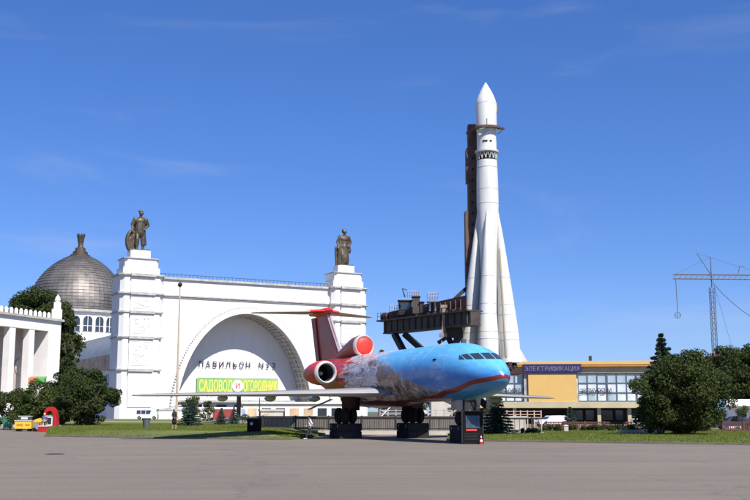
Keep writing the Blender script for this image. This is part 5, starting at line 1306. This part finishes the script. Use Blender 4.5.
wire((0, 0, zM + 3.2), (-5.5, 0, zM + .6), 0); wire((0, 0, zM + 3.2), (10, 0, zM + .7), 0.3); wire((-2.0, 0, zM + 3.7), (0, 0, zM + 3.2), 0.0); wire((.2, 0, zM - .6), (9, 2, zM - 6.5), 0.8, .045); wire((.2, 0, zM - .2), (6.5, 3, 0), 0.0)
b.build('stay_wire', 'mast', t, kind='stuff')
b = MB(); b.tube((4.0, 0, zM + .62), (4.3, 0, zM + 1.9), .04, .04, 6); b.tube((4.3, 0, zM + 1.9), (5.1, 0, zM + 1.9), .05, .05, 6); b.build('lamp_bracket', 'mast', t)

# tall lamp pole before the facade
p = at(176.5, 411, 196); p.z = 0
t = thing('lamp_pole', 'very tall thin tan lamp pole in front of the white facade', 'lamp post', p)
zp = at(177, 287, 196).z
b = MB(); b.tube((0, 0, 0), (0, 0, zp), .24, .13, 12); b.build('shaft', 'pole', t, smooth=40)
b = MB(); b.lathe([(.42, 0), (.42, 1.1)], 12); b.build('base', 'pole', t)
b = MB(); b.lathe([(.12, zp), (.4, zp + .25), (.45, zp + .6), (.1, zp + .9)], 12); b.build('lantern', 'darksteel', t, smooth=40)
b = MB(); b.tube((.2, 0, zp - .1), (-.55, -.2, zp + .25), .05, .05, 6); b.build('bracket', 'darksteel', t)

# ================================================================== VEHICLES
def car(name, label, paint, p, rz, L=4.4, W=1.75, Hh=1.45, van=False, cat='car'):
    t = thing(name, label, cat, p, rz)
    if van: prof = [(-L / 2, .38), (-L / 2, 1.1), (-L / 2 + .12, Hh), (L * .18, Hh), (L * .30, 1.22), (L / 2 - .12, 1.02), (L / 2, .8), (L / 2, .38)]
    else: prof = [(-L / 2, .38), (-L / 2 + .04, .95), (-L * .36, 1.0), (-L * .24, Hh), (L * .08, Hh), (L * .24, .98), (L / 2 - .15, .86), (L / 2, .66), (L / 2, .38)]
    b = MB(); rr = []
    for s_, ins in ((-1, .12), (-.92, .0), (.92, 0), (1, .12)):
        rr.append([(x * (1 - ins * .1), s_ * W / 2 * (1 - (0.14 if z > 1.15 else 0.0)), z) for x, z in prof])
    b.loft(rr); b.build('body', paint, t)
    x0, x1 = (-L / 2 + .35, L * .15) if van else (-L * .22, L * .07)
    n = 3 if van else 2
    for sd in (-1, 1):
        for k in range(n):
            xa = x0 + (x1 - x0) * k / n + .05; xb = x0 + (x1 - x0) * (k + 1) / n - .05
            b = MB(); yy = sd * W / 2 * 0.94
            b.add([(xa, yy * 1.045, 1.02), (xb, yy * 1.045, 1.02), (xb - (0.0 if k < n - 1 else -.2), yy * .935, Hh - .12), (xa, yy * .935, Hh - .12)], [(0, 1, 2, 3)]); b.build('side_window', 'glass', t)
        for xx in (-L * .31, L * .31):
            b = MB(); b.lathe([(.1, -.1), (.30, -.1), (.32, -.06), (.32, LAWN_Z), (.30, .1), (.1, .1)], 20); w = b.build('wheel', 'rubber', t, smooth=40); w.rotation_euler = (PI / 2, 0, 0); w.location = (xx, sd * (W / 2 - .06), .32)
            b = MB(); b.lathe([(.02, -.11), (.19, -.115), (.19, .115), (.02, .11)], 14); b.build('rim', 'steel', w)
        b = MB(); b.box((L / 2 - .06, sd * W * .36, .74), (.14, .3, .14)); b.build('headlight', 'lip', t)
        b = MB(); b.box((-L / 2 + .03, sd * W * .40, .82), (.1, .2, .22)); b.build('tail_light', 'standred', t)
    b = MB(); xa, xb = (L * .19, L * .30) if van else (L * .09, L * .235)
    b.add([(xa, -W * .39, Hh - .06), (xa, W * .39, Hh - .06), (xb + .03, W * .44, 1.06), (xb + .03, -W * .44, 1.06)], [(0, 1, 2, 3)]); b.build('windscreen', 'glass', t)
    return t
p = at(147, 411, 205); p.z = 0.0
car('parked_van', 'small white van parked before the left pylon', 'carwhite', p + Vector((0, 0, BANK_Z)), R(8), 4.6, 1.8, 1.85, True, 'van')
p = at(551, 411, 140); p.z = 0
car('parked_car', 'white car parked under the glass pavilion', 'carwhite', p, R(200))
p = at(558, 411, 146); p.z = 0
car('parked_car', 'silver car parked behind the white car under the glass pavilion', 'carsilver', p, R(190))
p = at(734, 411, 118); p.z = 0
car('parked_car', 'dark blue car parked by the white kiosk at the right edge', 'carblue', p, R(170))

# ================================================================== STREET THINGS
# dark equipment box under the wing
p = at(254, 436.5, 80.2); p.z = 0.14
t = thing('equipment_box', 'dark metal box standing in the wing shadow below the banner', 'box', p, R(-10))
b = MB(); b.span(-.44, .44, -.4, .4, 0.08, 1.28); b.build('body', 'black', t); b = MB(); b.span(-.48, .48, -.44, .44, 1.28, 1.36); b.build('lid', 'darksteel', t)
b = MB(); b.span(-.4, .4, -.36, .36, 0, .08); b.build('foot', 'darksteel', t); b = MB(); b.lathe([(.12, -.02), (.12, .02)], 14); q = b.build('dial', 'steel', t); q.rotation_euler = (PI / 2, 0, 0); q.location = (-.08, -.42, .95)
p = at(259, 436, 80.4); p.z = 0.14
t = thing('steel_prop', 'thin upright steel prop between the ground and the wing', 'prop', p)
b = MB(); b.tube((0, 0, .04), (0, 0, 2.9), .045, .035, 8); b.build('rod', 'darksteel', t); b = MB(); b.lathe([(.2, 0), (.2, .05)], 12); b.build('foot', 'darksteel', t)
# litter bins
p = at(146, 432, 92); p.z = BANK_Z - .01
t = thing('litter_bin', 'grey-green litter bin on the lawn left of the woman in black', 'bin', p)
b = MB(); b.lathe([(.24, LAWN_Z), (.36, .85), (.40, .88), (.40, .94), (.33, .94), (.22, .12)], 18); b.build('bowl', 'binpaint', t, smooth=30); b = MB(); b.lathe([(.28, 0), (.2, .07)], 14); b.build('foot', 'binpaint', t)
p = at(7.5, 429, 117); p.z = 0
t = thing('waste_container', 'green metal waste container by the bushes at the left edge', 'container', p, R(6))
b = MB(); b.loft([[(-.42, -.4, .15), (.42, -.4, .15), (.42, .4, .15), (-.42, .4, .15)], [(-.5, -.5, 1.3), (.5, -.5, 1.3), (.5, .5, 1.3), (-.5, .5, 1.3)]]); b.build('tub', 'green', t)
b = MB(); b.span(-.54, .54, -.54, .54, 1.3, 1.42); b.build('lid', 'green', t)
for x in (-.35, .35):
    b = MB(); b.tube((x, -.3, .08), (x, -.2, .08), .08, .08, 10); b.build('wheel', 'rubber', t)
# yellow vending cart
p = at(24.5, 431.5, 107); p.z = 0
t = thing('vending_cart', 'yellow street vending cart on the asphalt at the left', 'cart', p, R(4))
b = MB(); b.span(-.9, .75, -.45, .45, .28, 1.05); b.build('body', 'cartyellow', t)
b = MB(); b.span(-.95, .8, -.5, .5, 1.05, 1.12); b.build('counter', 'lip', t)
b = MB(); b.span(-.55, .6, -.35, .35, 1.121, 1.5); b.build('glass_case', 'glass', t); b = MB(); b.span(-.6, .65, -.4, .4, 1.5, 1.55); b.span(-.3, .35, -.41, -.36, 1.22, 1.4); b.build('case_top', 'paperwhite', t)
for x, y in ((-.6, -.42), (-.25, -.42), (.5, -.42), (-.6, .42), (.5, .42)):
    b = MB(); b.lathe([(.04, -.05), (.15, -.05), (.15, .05), (.04, .05)], 14); w = b.build('wheel', 'rubber', t); w.rotation_euler = (PI / 2, 0, 0); w.location = (x, y, .15)
b = MB(); b.span(-.7, -.05, -.47, -.451, .55, .78); b.span(.15, .6, -.47, -.451, .58, .76); b.build('painted_label', 'orange', t)
b = MB(); b.tube((.75, -.3, .95), (1.2, -.3, 1.0), .025, .025, 6); b.tube((.75, .3, .95), (1.2, .3, 1.0), .025, .025, 6); b.tube((1.2, -.3, 1.0), (1.2, .3, 1.0), .025, .025, 6); b.build('handle', 'steel', t)
# folded yellow-hooded trolley
p = at(37.5, 431, 106.5); p.z = 0
t = thing('hooded_trolley', 'small trolley with yellow hood between the cart and the red stand', 'trolley', p, R(0))
b = MB(); b.span(-.35, .4, -.3, .3, .2, .85); b.build('body', 'carsilver', t); b = MB(); b.loft([[(-.42, y, .9), (-.2, y, 1.2), (.2, y, 1.32), (.46, y, 1.0), (.4, y, .9)] for y in (-.34, .34)]); b.build('hood', 'cartyellow', t)
for x in (-.25, .3):
    b = MB(); b.tube((x, -.33, .2), (x, .33, .2), .2, .2, 14); b.build('wheel', 'rubber', t)
# red arched drinks stand with glass fridge
p = at(50, 432, 106); p.z = 0
t = thing('drinks_stand', 'bright red arched drinks stand with white fridge beside the dark bush', 'stand', p, R(-6))
b = MB(); rr = []
for i in range(17):
    a = PI * i / 16; c, s = math.cos(a), math.sin(a)
    rr.append([(.62 * c, -.4, 1.6 + .85 * s), (.62 * c, .4, 1.6 + .85 * s), (.40 * c, .4, 1.6 + .45 * s), (.40 * c, -.4, 1.6 + .45 * s)])
b.loft(rr); b.span(-.62, -.40, -.4, .4, .05, 1.6); b.span(.40, .62, -.4, .4, .05, 1.6); b.build('arch', 'standred', t)
b = MB(); b.span(-.40, .40, .30, .38, .1, 1.98); b.build('back_panel', 'darkred', t)
b = MB(); b.span(-.40, .40, -.25, .30, 1.52, 1.58); b.build('shelf', 'paperwhite', t)
for k in range(5):
    b = MB(); b.lathe([(.05, 1.582), (.05, 1.78), (.02, 1.86)], 8, (-.3 + .15 * k, 0, 0)); b.build('bottle', ('brightgreen', 'glass', 'cartyellow')[k % 3], t)
b = MB(); b.span(-.39, .39, -.3, .35, .06, 1.45); b.build('fridge', 'paperwhite', t); b = MB(); b.span(-.30, .22, -.33, -.305, .75, 1.38); b.build('fridge_door', 'glass', t)
b = MB(); b.span(-.2, .3, -.34, -.31, .2, .6); b.build('sticker', 'letterred', t)
b = MB(); b.add([(.62, -.4, 1.7), (.80, -.35, .6), (.80, .35, .6), (.62, .4, 1.7), (.62, -.4, .3), (.62, .4, .3)], [(0, 1, 2, 3), (0, 4, 1), (3, 2, 5), (1, 4, 5, 2), (0, 3, 5, 4)]); b.build('side_flap', 'standred', t)
p = at(43.5, 433, 104); p.z = 0
t = thing('drinks_counter', 'red counter with bottles in front of the vendor', 'counter', p, R(-4))
b = MB(); b.span(-.45, .45, -.3, .3, 0, .55); b.build('base', 'standred', t); b = MB(); b.span(-.47, .47, -.32, .32, .55, .6); b.build('top', 'paperwhite', t)
for k in range(7):
    b = MB(); x = -.38 + k * .126; b.lathe([(.045, .6), (.045, .8), (.02, .9), (.02, .95)], 10, (x, -.15, 0)); b.build('bottle', ('glass', 'letterred', 'brightgreen', 'cartyellow')[k % 4], t, smooth=40)
p = at(58, 431.5, 107); p.z = 0
t = thing('cardboard_box', 'small cardboard box at the foot of the red stand', 'box', p, R(12))
b = MB(); b.span(-.22, .22, -.2, .2, 0, .62); b.build('body', 'concrete', t); b = MB(); b.beam((-.22, -.2, .62), (-.36, -.25, .74), .4, .02); b.build('flap', 'concrete', t)
# coloured awning tops among the bushes
p = at(36, 411, 124); p.z = 0
t = thing('awning', 'orange and green stall awning above the left bushes', 'awning', p, R(3))
b = MB(); b.loft([[(-.95, -.5, 5.25), (-.05, -.5, 5.25), (-.05, .6, 6.0), (-.95, .6, 6.0)], [(-.95, -.5, 5.9), (-.05, -.5, 5.9), (-.05, .6, 6.1), (-.95, .6, 6.1)]]); b.build('orange_cloth', 'salmon', t)
b = MB(); b.loft([[(0, -.5, 5.2), (.9, -.5, 5.2), (.9, .6, 6.0), (0, .6, 6.0)], [(0, -.5, 5.85), (.9, -.5, 5.85), (.9, .6, 6.1), (0, .6, 6.1)]]); b.build('green_cloth', 'brightgreen', t)
for x in (-.9, .85):
    b = MB(); b.tube((x, .5, 0), (x, .5, 5.9), .05, .05, 8); b.build('pole', 'steel', t)

# ================================================================== PEOPLE
# man in white shirt walking to the left, seen from the side
p = at(310.5, 438.8, 76.6); p.z = 0
t = thing('person', 'man in white shirt and dark trousers walking past the left gear block', 'person', p, R(187))
P = human((0.33, 0.09, 0.10), (-0.36, -0.09, 0.16), (0.22, 0.10, 0.50), (0.02, -0.09, 0.48), (0, 0, 0.90), (0.04, 0, 1.22), (0.05, 0, 1.43), (0.10, 0, 1.58),
          (0.05, 0.20, 1.37), (-0.10, 0.25, 1.12), (0.02, 0.24, 0.90), (0.05, -0.20, 1.37), (0.10, -0.26, 1.10), (0.30, -0.22, 0.96))
P += [('b', (0.02, 0, 1.0), (0.15, 0.19, 0.10)), ('b', (0.04, 0, 1.14), (0.15, 0.20, 0.2))]
me = body_mesh(P, 'body', 0.0085)
def reg1(c):
    if c.z > 1.60 or (c.z > 1.55 and c.x < 0.06): return 3
    if c.z > 1.41 and abs(c.y) < 0.1: return 2
    if abs(c.y) > 0.19 and c.z < 1.14: return 2
    if c.z > 0.94: return 0
    if c.z < 0.085: return 4
    return 1
colour_by(me, ('shirt', 'trousers', 'skin', 'hairdark', 'paperwhite'), reg1); link('body', me, t)
# woman in black with a bag
p = at(174, 432.2, 87.5); p.z = float(bank_z(np.array([at(174, 432, 87.5).x]), np.array([87.5]))[0])
t = thing('person', 'woman in black clothes standing on the lawn by the tan pole', 'person', p, R(-35))
P = human((0.08, 0.10, 0.10), (-0.10, -0.09, 0.10), (0.09, 0.09, 0.50), (-0.01, -0.09, 0.50), (0, 0, 0.92), (0.0, 0, 1.24), (0.0, 0, 1.45), (0.03, 0, 1.61),
          (0, 0.19, 1.39), (-0.04, 0.27, 1.12), (0.06, 0.27, 0.90), (0, -0.19, 1.39), (-0.02, -0.27, 1.13), (0.16, -0.22, 1.02), slim=0.94)
P += [('c', (0, 0, 1.0), (-0.01, 0, 0.62), 0.16, 0.20), ('b', (-0.03, 0, 1.60), (0.10, 0.10, 0.14)), ('c', (-0.07, 0, 1.55), (-0.08, 0, 1.36), 0.08, 0.06)]
me = body_mesh(P, 'body', 0.0085)
def reg2(c):
    if c.x > 0.05 and 1.46 < c.z < 1.70 and abs(c.y) < 0.1: return 1
    if c.z > 1.40 and abs(c.y) < 0.13: return 2
    if abs(c.y) > 0.2 and c.z < 1.0: return 1
    if c.z < 0.42 and c.z > 0.09: return 1
    return 0
colour_by(me, ('blackcloth', 'skin', 'hairdark'), reg2); link('body', me, t)
t2 = thing('handbag', 'dark handbag held by the woman in black', 'bag', p + Vector((0.12, -0.24, 0.58)), R(-35))
b = MB(); b.loft([[(-.16, -.06, 0), (.16, -.06, 0), (.16, .06, 0), (-.16, .06, 0)], [(-.13, -.03, .24), (.13, -.03, .24), (.13, .03, .24), (-.13, .03, .24)]]); b.build('pouch', 'rustred', t2)
b = MB()
for i in range(10):
    a0, a1 = PI * i / 10, PI * (i + 1) / 10; b.tube((.1 * math.cos(a0), 0, .23 + .13 * math.sin(a0)), (.1 * math.cos(a1), 0, .23 + .13 * math.sin(a1)), .01, .01, 6)
b.build('strap', 'rustred', t2)
# vendor behind the red counter
p = at(44, 432, 105.2); p.z = 0
t = thing('person', 'vendor with white cap and blue top standing behind the red counter', 'person', p, R(-90))
P = human((0.02, 0.11, 0.10), (0.02, -0.11, 0.10), (0.03, 0.11, 0.52), (0.03, -0.11, 0.52), (0, 0, 0.95), (0, 0, 1.30), (0, 0, 1.51), (0.03, 0, 1.68),
          (0, 0.20, 1.45), (0.0, 0.28, 1.18), (0.20, 0.18, 1.10), (0, -0.20, 1.45), (0.0, -0.28, 1.18), (0.20, -0.18, 1.10))
P += [('b', (-0.01, 0, 1.76), (0.11, 0.10, 0.07)), ('b', (0.11, 0, 1.745), (0.07, 0.08, 0.02))]
me = body_mesh(P, 'body', 0.0085)
def reg3(c):
    if c.z > 1.735: return 2
    if c.z > 1.49 and abs(c.y) < 0.11: return 1
    if c.x > 0.1 and 1.0 < c.z < 1.25: return 1
    if c.z > 0.95: return 0
    return 3
colour_by(me, ('bluevest', 'skin', 'shirt', 'trousers'), reg3); link('body', me, t)

# ================================================================== VEGETATION
def leaves(centers, radii, per, size, squash=0.75, rnd=None):
    """leaf quads spread through clumps; returns vertex array"""
    out = []
    for (c, r) in zip(centers, radii):
        n = int(per * 2.3 * (r ** 2)); n = max(n, 30)
        d = rnd.normal(size=(n, 3)); d /= np.linalg.norm(d, axis=1)[:, None]
        rad = r * (0.35 + 0.72 * rnd.random(n) ** 0.6); pos = np.array(c) + d * rad[:, None] * np.array([1, 1, squash])
        nrm = d * 0.55 + rnd.normal(size=(n, 3)) * 0.55 + np.array([0, 0, 0.25]); nrm /= np.linalg.norm(nrm, axis=1)[:, None]
        a = np.cross(nrm, rnd.normal(size=(n, 3))); a /= np.linalg.norm(a, axis=1)[:, None]; b_ = np.cross(nrm, a)
        s = size * 0.80 * (0.6 + 0.8 * rnd.random(n))[:, None]
        q = np.stack([pos - a * s, pos + b_ * s * 0.55 + nrm * s * 0.15, pos + a * s, pos - b_ * s * 0.55 + nrm * s * 0.15], 1)
        out.append(q.reshape(-1, 3))
    return np.concatenate(out)
def limb(b, a, c, r0, r1, rnd, n=5):
    a, c = Vector(a), Vector(c); pr = a; r = r0
    for i in range(1, n + 1):
        q = a.lerp(c, i / n) + Vector(tuple(rnd.normal(0, 0.03 * (c - a).length, 3) * (i < n))); rn = r0 + (r1 - r0) * i / n
        b.tube(pr, q, r, rn, 7); pr = q; r = rn
def tree(name, label, base, h, rx, ry, crown_z0, lm, per=260, lsize=0.13, clumps=46, seed=1, group=None, cat='tree', lean=0.0, stems=1, taper=0.6):
    rnd = np.random.default_rng(seed); t = thing(name, label, cat, base, 0, group)
    cz_ = (h + crown_z0) / 2; rz_ = (h - crown_z0) / 2
    b = MB(); tips = []
    for s_ in range(stems):
        bx = 0 if stems == 1 else rnd.uniform(-.10, .10); by = 0 if stems == 1 else rnd.uniform(-.10, .10)
        top = ((0 if stems == 1 else rnd.uniform(-rx * .5, rx * .5)) + lean, 0 if stems == 1 else rnd.uniform(-ry * .45, ry * .45), crown_z0 + rz_ * 1.1); limb(b, (bx, by, -0.05), top, 0.035 * h / stems ** .4, 0.012 * h, rnd)
        for k in range(6):
            a = rnd.uniform(0, 2 * PI); f = rnd.uniform(.45, .95); s0 = Vector((bx, by, 0)).lerp(Vector(top), f)
            kk = .7 if stems == 1 else .32; e = Vector((s0.x + rx * kk * math.cos(a), s0.y + ry * kk * math.sin(a), min(h * .92, s0.z + rz_ * rnd.uniform(.1, .7)))); limb(b, s0, e, .012 * h, .004 * h, rnd, 4)
    b.build('trunk', 'bark', t, smooth=50)
    cs, rs = [], []
    for k in range(clumps):
        while True:
            d = rnd.uniform(-1, 1, 3)
            if 0.2 < np.linalg.norm(d) < 1: break
        f = np.linalg.norm(d); d = d / f * (f ** 0.45) * rnd.uniform(0.86, 1.06)
        d = d * (1 + 0.13 * math.sin(7.0 * d[0] + 3.1 * d[1] + seed) + 0.11 * math.sin(8.5 * d[2] - 5.0 * d[0] + 2.3 * seed))
        k2 = 1.0 - taper * max(0, d[2]) ** 1.6 * 0.5
        r = min(rx, rz_) * rnd.choice([rnd.uniform(0.12, 0.22), rnd.uniform(0.22, 0.40)])
        cs.append((d[0] * (rx - r * .7) * k2 + lean * .5, d[1] * (ry - r * .7) * k2, cz_ + d[2] * (rz_ - r * .6))); rs.append(r)
    v = leaves(cs, rs, per, lsize, .8, rnd)
    v[:, 2] = np.maximum(v[:, 2], 0.02)
    link('crown', fast_mesh('crown', v, 4, lm), t)
    return t
def spruce(name, label, base, h, r, lm, seed=1, tiers=16, per=26, cat='spruce', group=None):
    rnd = np.random.default_rng(seed); t = thing(name, label, cat, base, 0, group)
    b = MB(); b.tube((0, 0, -.05), (0, 0, h * .97), .022 * h, .004 * h, 8); b.build('trunk', 'bark', t)
    out = []
    for k in range(tiers):
        f = k / (tiers - 1); z = h * (0.06 + 0.90 * f); rr_ = r * (1 - f) ** 0.85 + 0.03 * r; nb = max(5, int(15 * (1 - f) + 5))
        for j in range(nb):
            a = 2 * PI * (j + rnd.random()) / nb; L = rr_ * rnd.uniform(.72, 1.12); dz = -0.22 * L + rnd.normal(0, .03 * h / tiers)
            m_ = per * 2; s = rnd.random(m_) ** 0.75; side = rnd.normal(0, 1, m_) * 0.24 * L * (1.15 - s)
            x = math.cos(a) * L * s - math.sin(a) * side; y = math.sin(a) * L * s + math.cos(a) * side; zz = z + dz * s + 0.10 * L * s ** 3 + rnd.normal(0, .018 * h / 3, m_)
            pos = np.stack([x, y, zz], 1); dr = np.array([math.cos(a), math.sin(a), -.2]) + rnd.normal(0, .45, (m_, 3)); dr /= np.linalg.norm(dr, axis=1)[:, None]
            sd = np.cross(dr, rnd.normal(size=(m_, 3))); sd /= np.linalg.norm(sd, axis=1)[:, None]; ln = min(0.04 * h + 0.05, 0.21) * rnd.uniform(.6, 1.3, m_)[:, None]
            out.append(np.stack([pos - dr * ln * .6, pos + sd * ln * .34, pos + dr * ln, pos - sd * ln * .34], 1).reshape(-1, 3))
    v = np.concatenate(out); v[:, 2] = np.maximum(v[:, 2], .03)
    link('crown', fast_mesh('crown', v, 4, lm), t); return t
def hedge(label, pxa, pxb, Y, h, d, seed):
    a, c = at(pxa, 411, Y), at(pxb, 411, Y); L = c.x - a.x; rnd = np.random.default_rng(seed)
    t = thing('hedge', label, 'hedge', ((a.x + c.x) / 2, Y, 0), 0)
    n = int(L * 9); cs = [(rnd.uniform(-L / 2, L / 2), rnd.uniform(-d / 2, d / 2), h * rnd.uniform(.25, .72)) for _ in range(n)]; rs = [h * rnd.uniform(.22, .40) for _ in range(n)]
    v = leaves(cs, rs, 2600, .06, .8, rnd); v[:, 2] = np.maximum(v[:, 2], .02)
    link('foliage', fast_mesh('foliage', v, 4, 'hedge'), t)
    b = MB()
    for i in range(int(L)): limb(b, (-L / 2 + i + .5, 0, 0), (-L / 2 + i + .5 + rnd.uniform(-.2, .2), 0, h * .7), .03, .012, rnd, 3)
    b.build('stem', 'bark', t)
def gp_(px, Y, z=0.0):
    p = at(px, 411, Y); return Vector((p.x, Y, z))
# left side
tree('tree', 'dark tree rising behind the colonnade pavilion below the dome', gp_(36, 196), 24.6, 9.0, 6, 8, 'leaf_dark', 85, .27, 110, 11)
tree('tree', 'dark narrow tree between the colonnade pavilion and the dome hall', gp_(68, 182), 20.0, 1.9, 2.2, 4, 'leaf_dark', 150, .24, 34, 12)
tree('bush', 'broad dark bush beside the red drinks stand', gp_(86, 112), 7.0, 3.5, 2.6, 0.1, 'leaf_dark', 300, .14, 52, 13, cat='bush', stems=3)
tree('bush', 'tall dark bush directly behind the red drinks stand', gp_(62, 117), 8.2, 2.1, 2.2, 0.1, 'leaf_dark', 300, .14, 40, 14, cat='bush', stems=2)
tree('bush', 'rounded dark bush behind the yellow vending cart', gp_(36, 115), 5.6, 2.7, 2.3, 0.1, 'leaf_mid', 300, .14, 44, 15, cat='bush', stems=3)
tree('bush', 'dark bush behind the green waste container', gp_(9, 119), 4.9, 2.9, 2.3, 0.1, 'leaf_dark', 300, .14, 44, 16, cat='bush', stems=3)
# under the wing
spruce('blue_spruce', 'low blue spruce on the lawn right of the woman in black', gp_(190.5, 108, BANK_Z - .02), 2.7, 1.35, 'spruce', 21, 11, 40)
tree('bush', 'round green bush left of the red container', gp_(191, 150, BANK_Z - .02), 4.2, 1.8, 1.7, .2, 'leaf_mid', 260, .13, 26, 22, cat='bush', stems=2)
tree('bush', 'small green bush next to the red container', gp_(207, 155, BANK_Z - .02), 3.2, 1.5, 1.4, .1, 'leaf_mid', 260, .13, 22, 23, cat='bush', stems=2)
spruce('young_spruce', 'small young spruce on the lawn below the red container', gp_(221.5, 118, BANK_Z - .02), 1.9, .75, 'spruce', 24, 10, 30)
spruce('young_spruce', 'small young spruce on the lawn below the black pillar', gp_(234, 122, BANK_Z - .02), 2.0, .75, 'spruce', 25, 10, 30)
tree('bush', 'low bush on the lawn left of the black box', gp_(245, 124, BANK_Z - .02), 1.3, 1.1, .9, .05, 'leaf_mid', 500, .08, 18, 26, cat='bush', stems=2)
# right side
spruce('blue_spruce', 'blue spruce behind the poster board, right of the nose wheel', gp_(496.5, 89.5, LAWN_Z), 3.35, 1.75, 'spruce', 31, 13, 26)
spruce('blue_spruce', 'small blue spruce in front of the glass pavilion columns', gp_(570, 116, 0), 2.5, 1.0, 'spruce', 32, 12, 36)
tree('bush', 'dark leafy shrub under the aircraft nose', gp_(472, 104), 3.2, 2.4, 1.6, .2, 'leaf_dark', 320, .11, 34, 33, cat='bush', stems=3)
tree('tree', 'large round dark bushy tree at the right before the pavilion', gp_(685, 87.5), 7.3, 4.1, 3.4, .05, 'leaf_olive', 330, .12, 96, 34, stems=4)
tree('bush', 'dark bush filling the left foot of the large bushy tree', gp_(660, 88), 4.6, 2.2, 1.8, .1, 'leaf_dark', 330, .12, 34, 35, cat='bush', stems=3)
spruce('spruce_tree', 'pointed dark spruce rising behind the large bushy tree', gp_(664, 104), 9.9, 3.3, 'sprucedark', 36, 22, 60)
tree('tree', 'dark tree at the right edge behind the mast', gp_(744, 140), 10.9, 5.0, 4, 2.2, 'leaf_dark', 200, .18, 110, 37)
tree('tree', 'dark tree behind the large bushy tree, left of the mast', gp_(709, 150), 10.4, 4.2, 4, 2.2, 'leaf_dark', 200, .18, 80, 38)
tree('bush', 'green bush behind the red-brown fence at the right edge', gp_(744, 106), 2.6, 1.6, 1.3, .1, 'leaf_mid', 330, .1, 26, 39, cat='bush', stems=2)
hedge('low clipped hedge left of the pale post on the lawn', 514, 538, 92.5, .62, .8, 41)
hedge('low clipped hedge in front of the red-brown fence', 541, 563, 103, .72, .9, 42)
hedge('long low hedge below the glass pavilion columns', 569, 634, 105, .74, .9, 43)
t = thing('stone_post', 'short pale stone post between the two hedges', 'post', gp_(565.5, 101), 0)
b = MB(); b.span(-.2, .2, -.2, .2, 0, .62); b.loft([[(-.24, -.24, .62), (.24, -.24, .62), (.24, .24, .62), (-.24, .24, .62)], [(-.1, -.1, .74), (.1, -.1, .74), (.1, .1, .74), (-.1, .1, .74)]]); b.build('shaft', 'concrete', t)
t = thing('stone_slab', 'long pale stone slab lying in front of the large bushy tree', 'slab', gp_(639, 93), R(-3))
b = MB(); b.span(-1.9, 1.9, -.4, .4, 0.0, .34); b.build('slab', 'concrete', t); b = MB(); b.span(-1.7, 1.7, -.3, .3, .34, .40); b.build('top', 'path', t)
t = thing('utility_cabinet', 'small pale green cabinet beside the hedge', 'cabinet', gp_(635.5, 114), 0)
b = MB(); b.span(-.5, .35, -.25, .25, .1, 1.15); b.build('body', mat('mint_paint', (.42, .56, .48), .5), t); b = MB(); b.span(-.56, .41, -.3, .3, 1.15, 1.22); b.build('lid', 'paperwhite', t); b = MB(); b.span(-.45, .3, -.2, .2, 0, .1); b.build('foot', 'concrete', t)
# distant wood closing the horizon
rnd = np.random.default_rng(77); cs, rs = [], []
for i in range(420):
    x = rnd.uniform(-420, 420); y = rnd.uniform(560, 640); h = rnd.uniform(6, 15); cs.append((x, y, h * .75)); rs.append(h * .42)
v = leaves(cs, rs, 7, .8, .9, rnd); tag(link('distant_wood', fast_mesh('distant_wood', v, 4, 'leaf_dark')), 'far line of dark trees along the horizon', 'trees', kind='stuff')
tree('tree', 'treetop seen between the right pylon and the rocket erector', gp_(381, 300), 20.3, 5.5, 4, 6, 'leaf_mid', 90, .3, 36, 51)
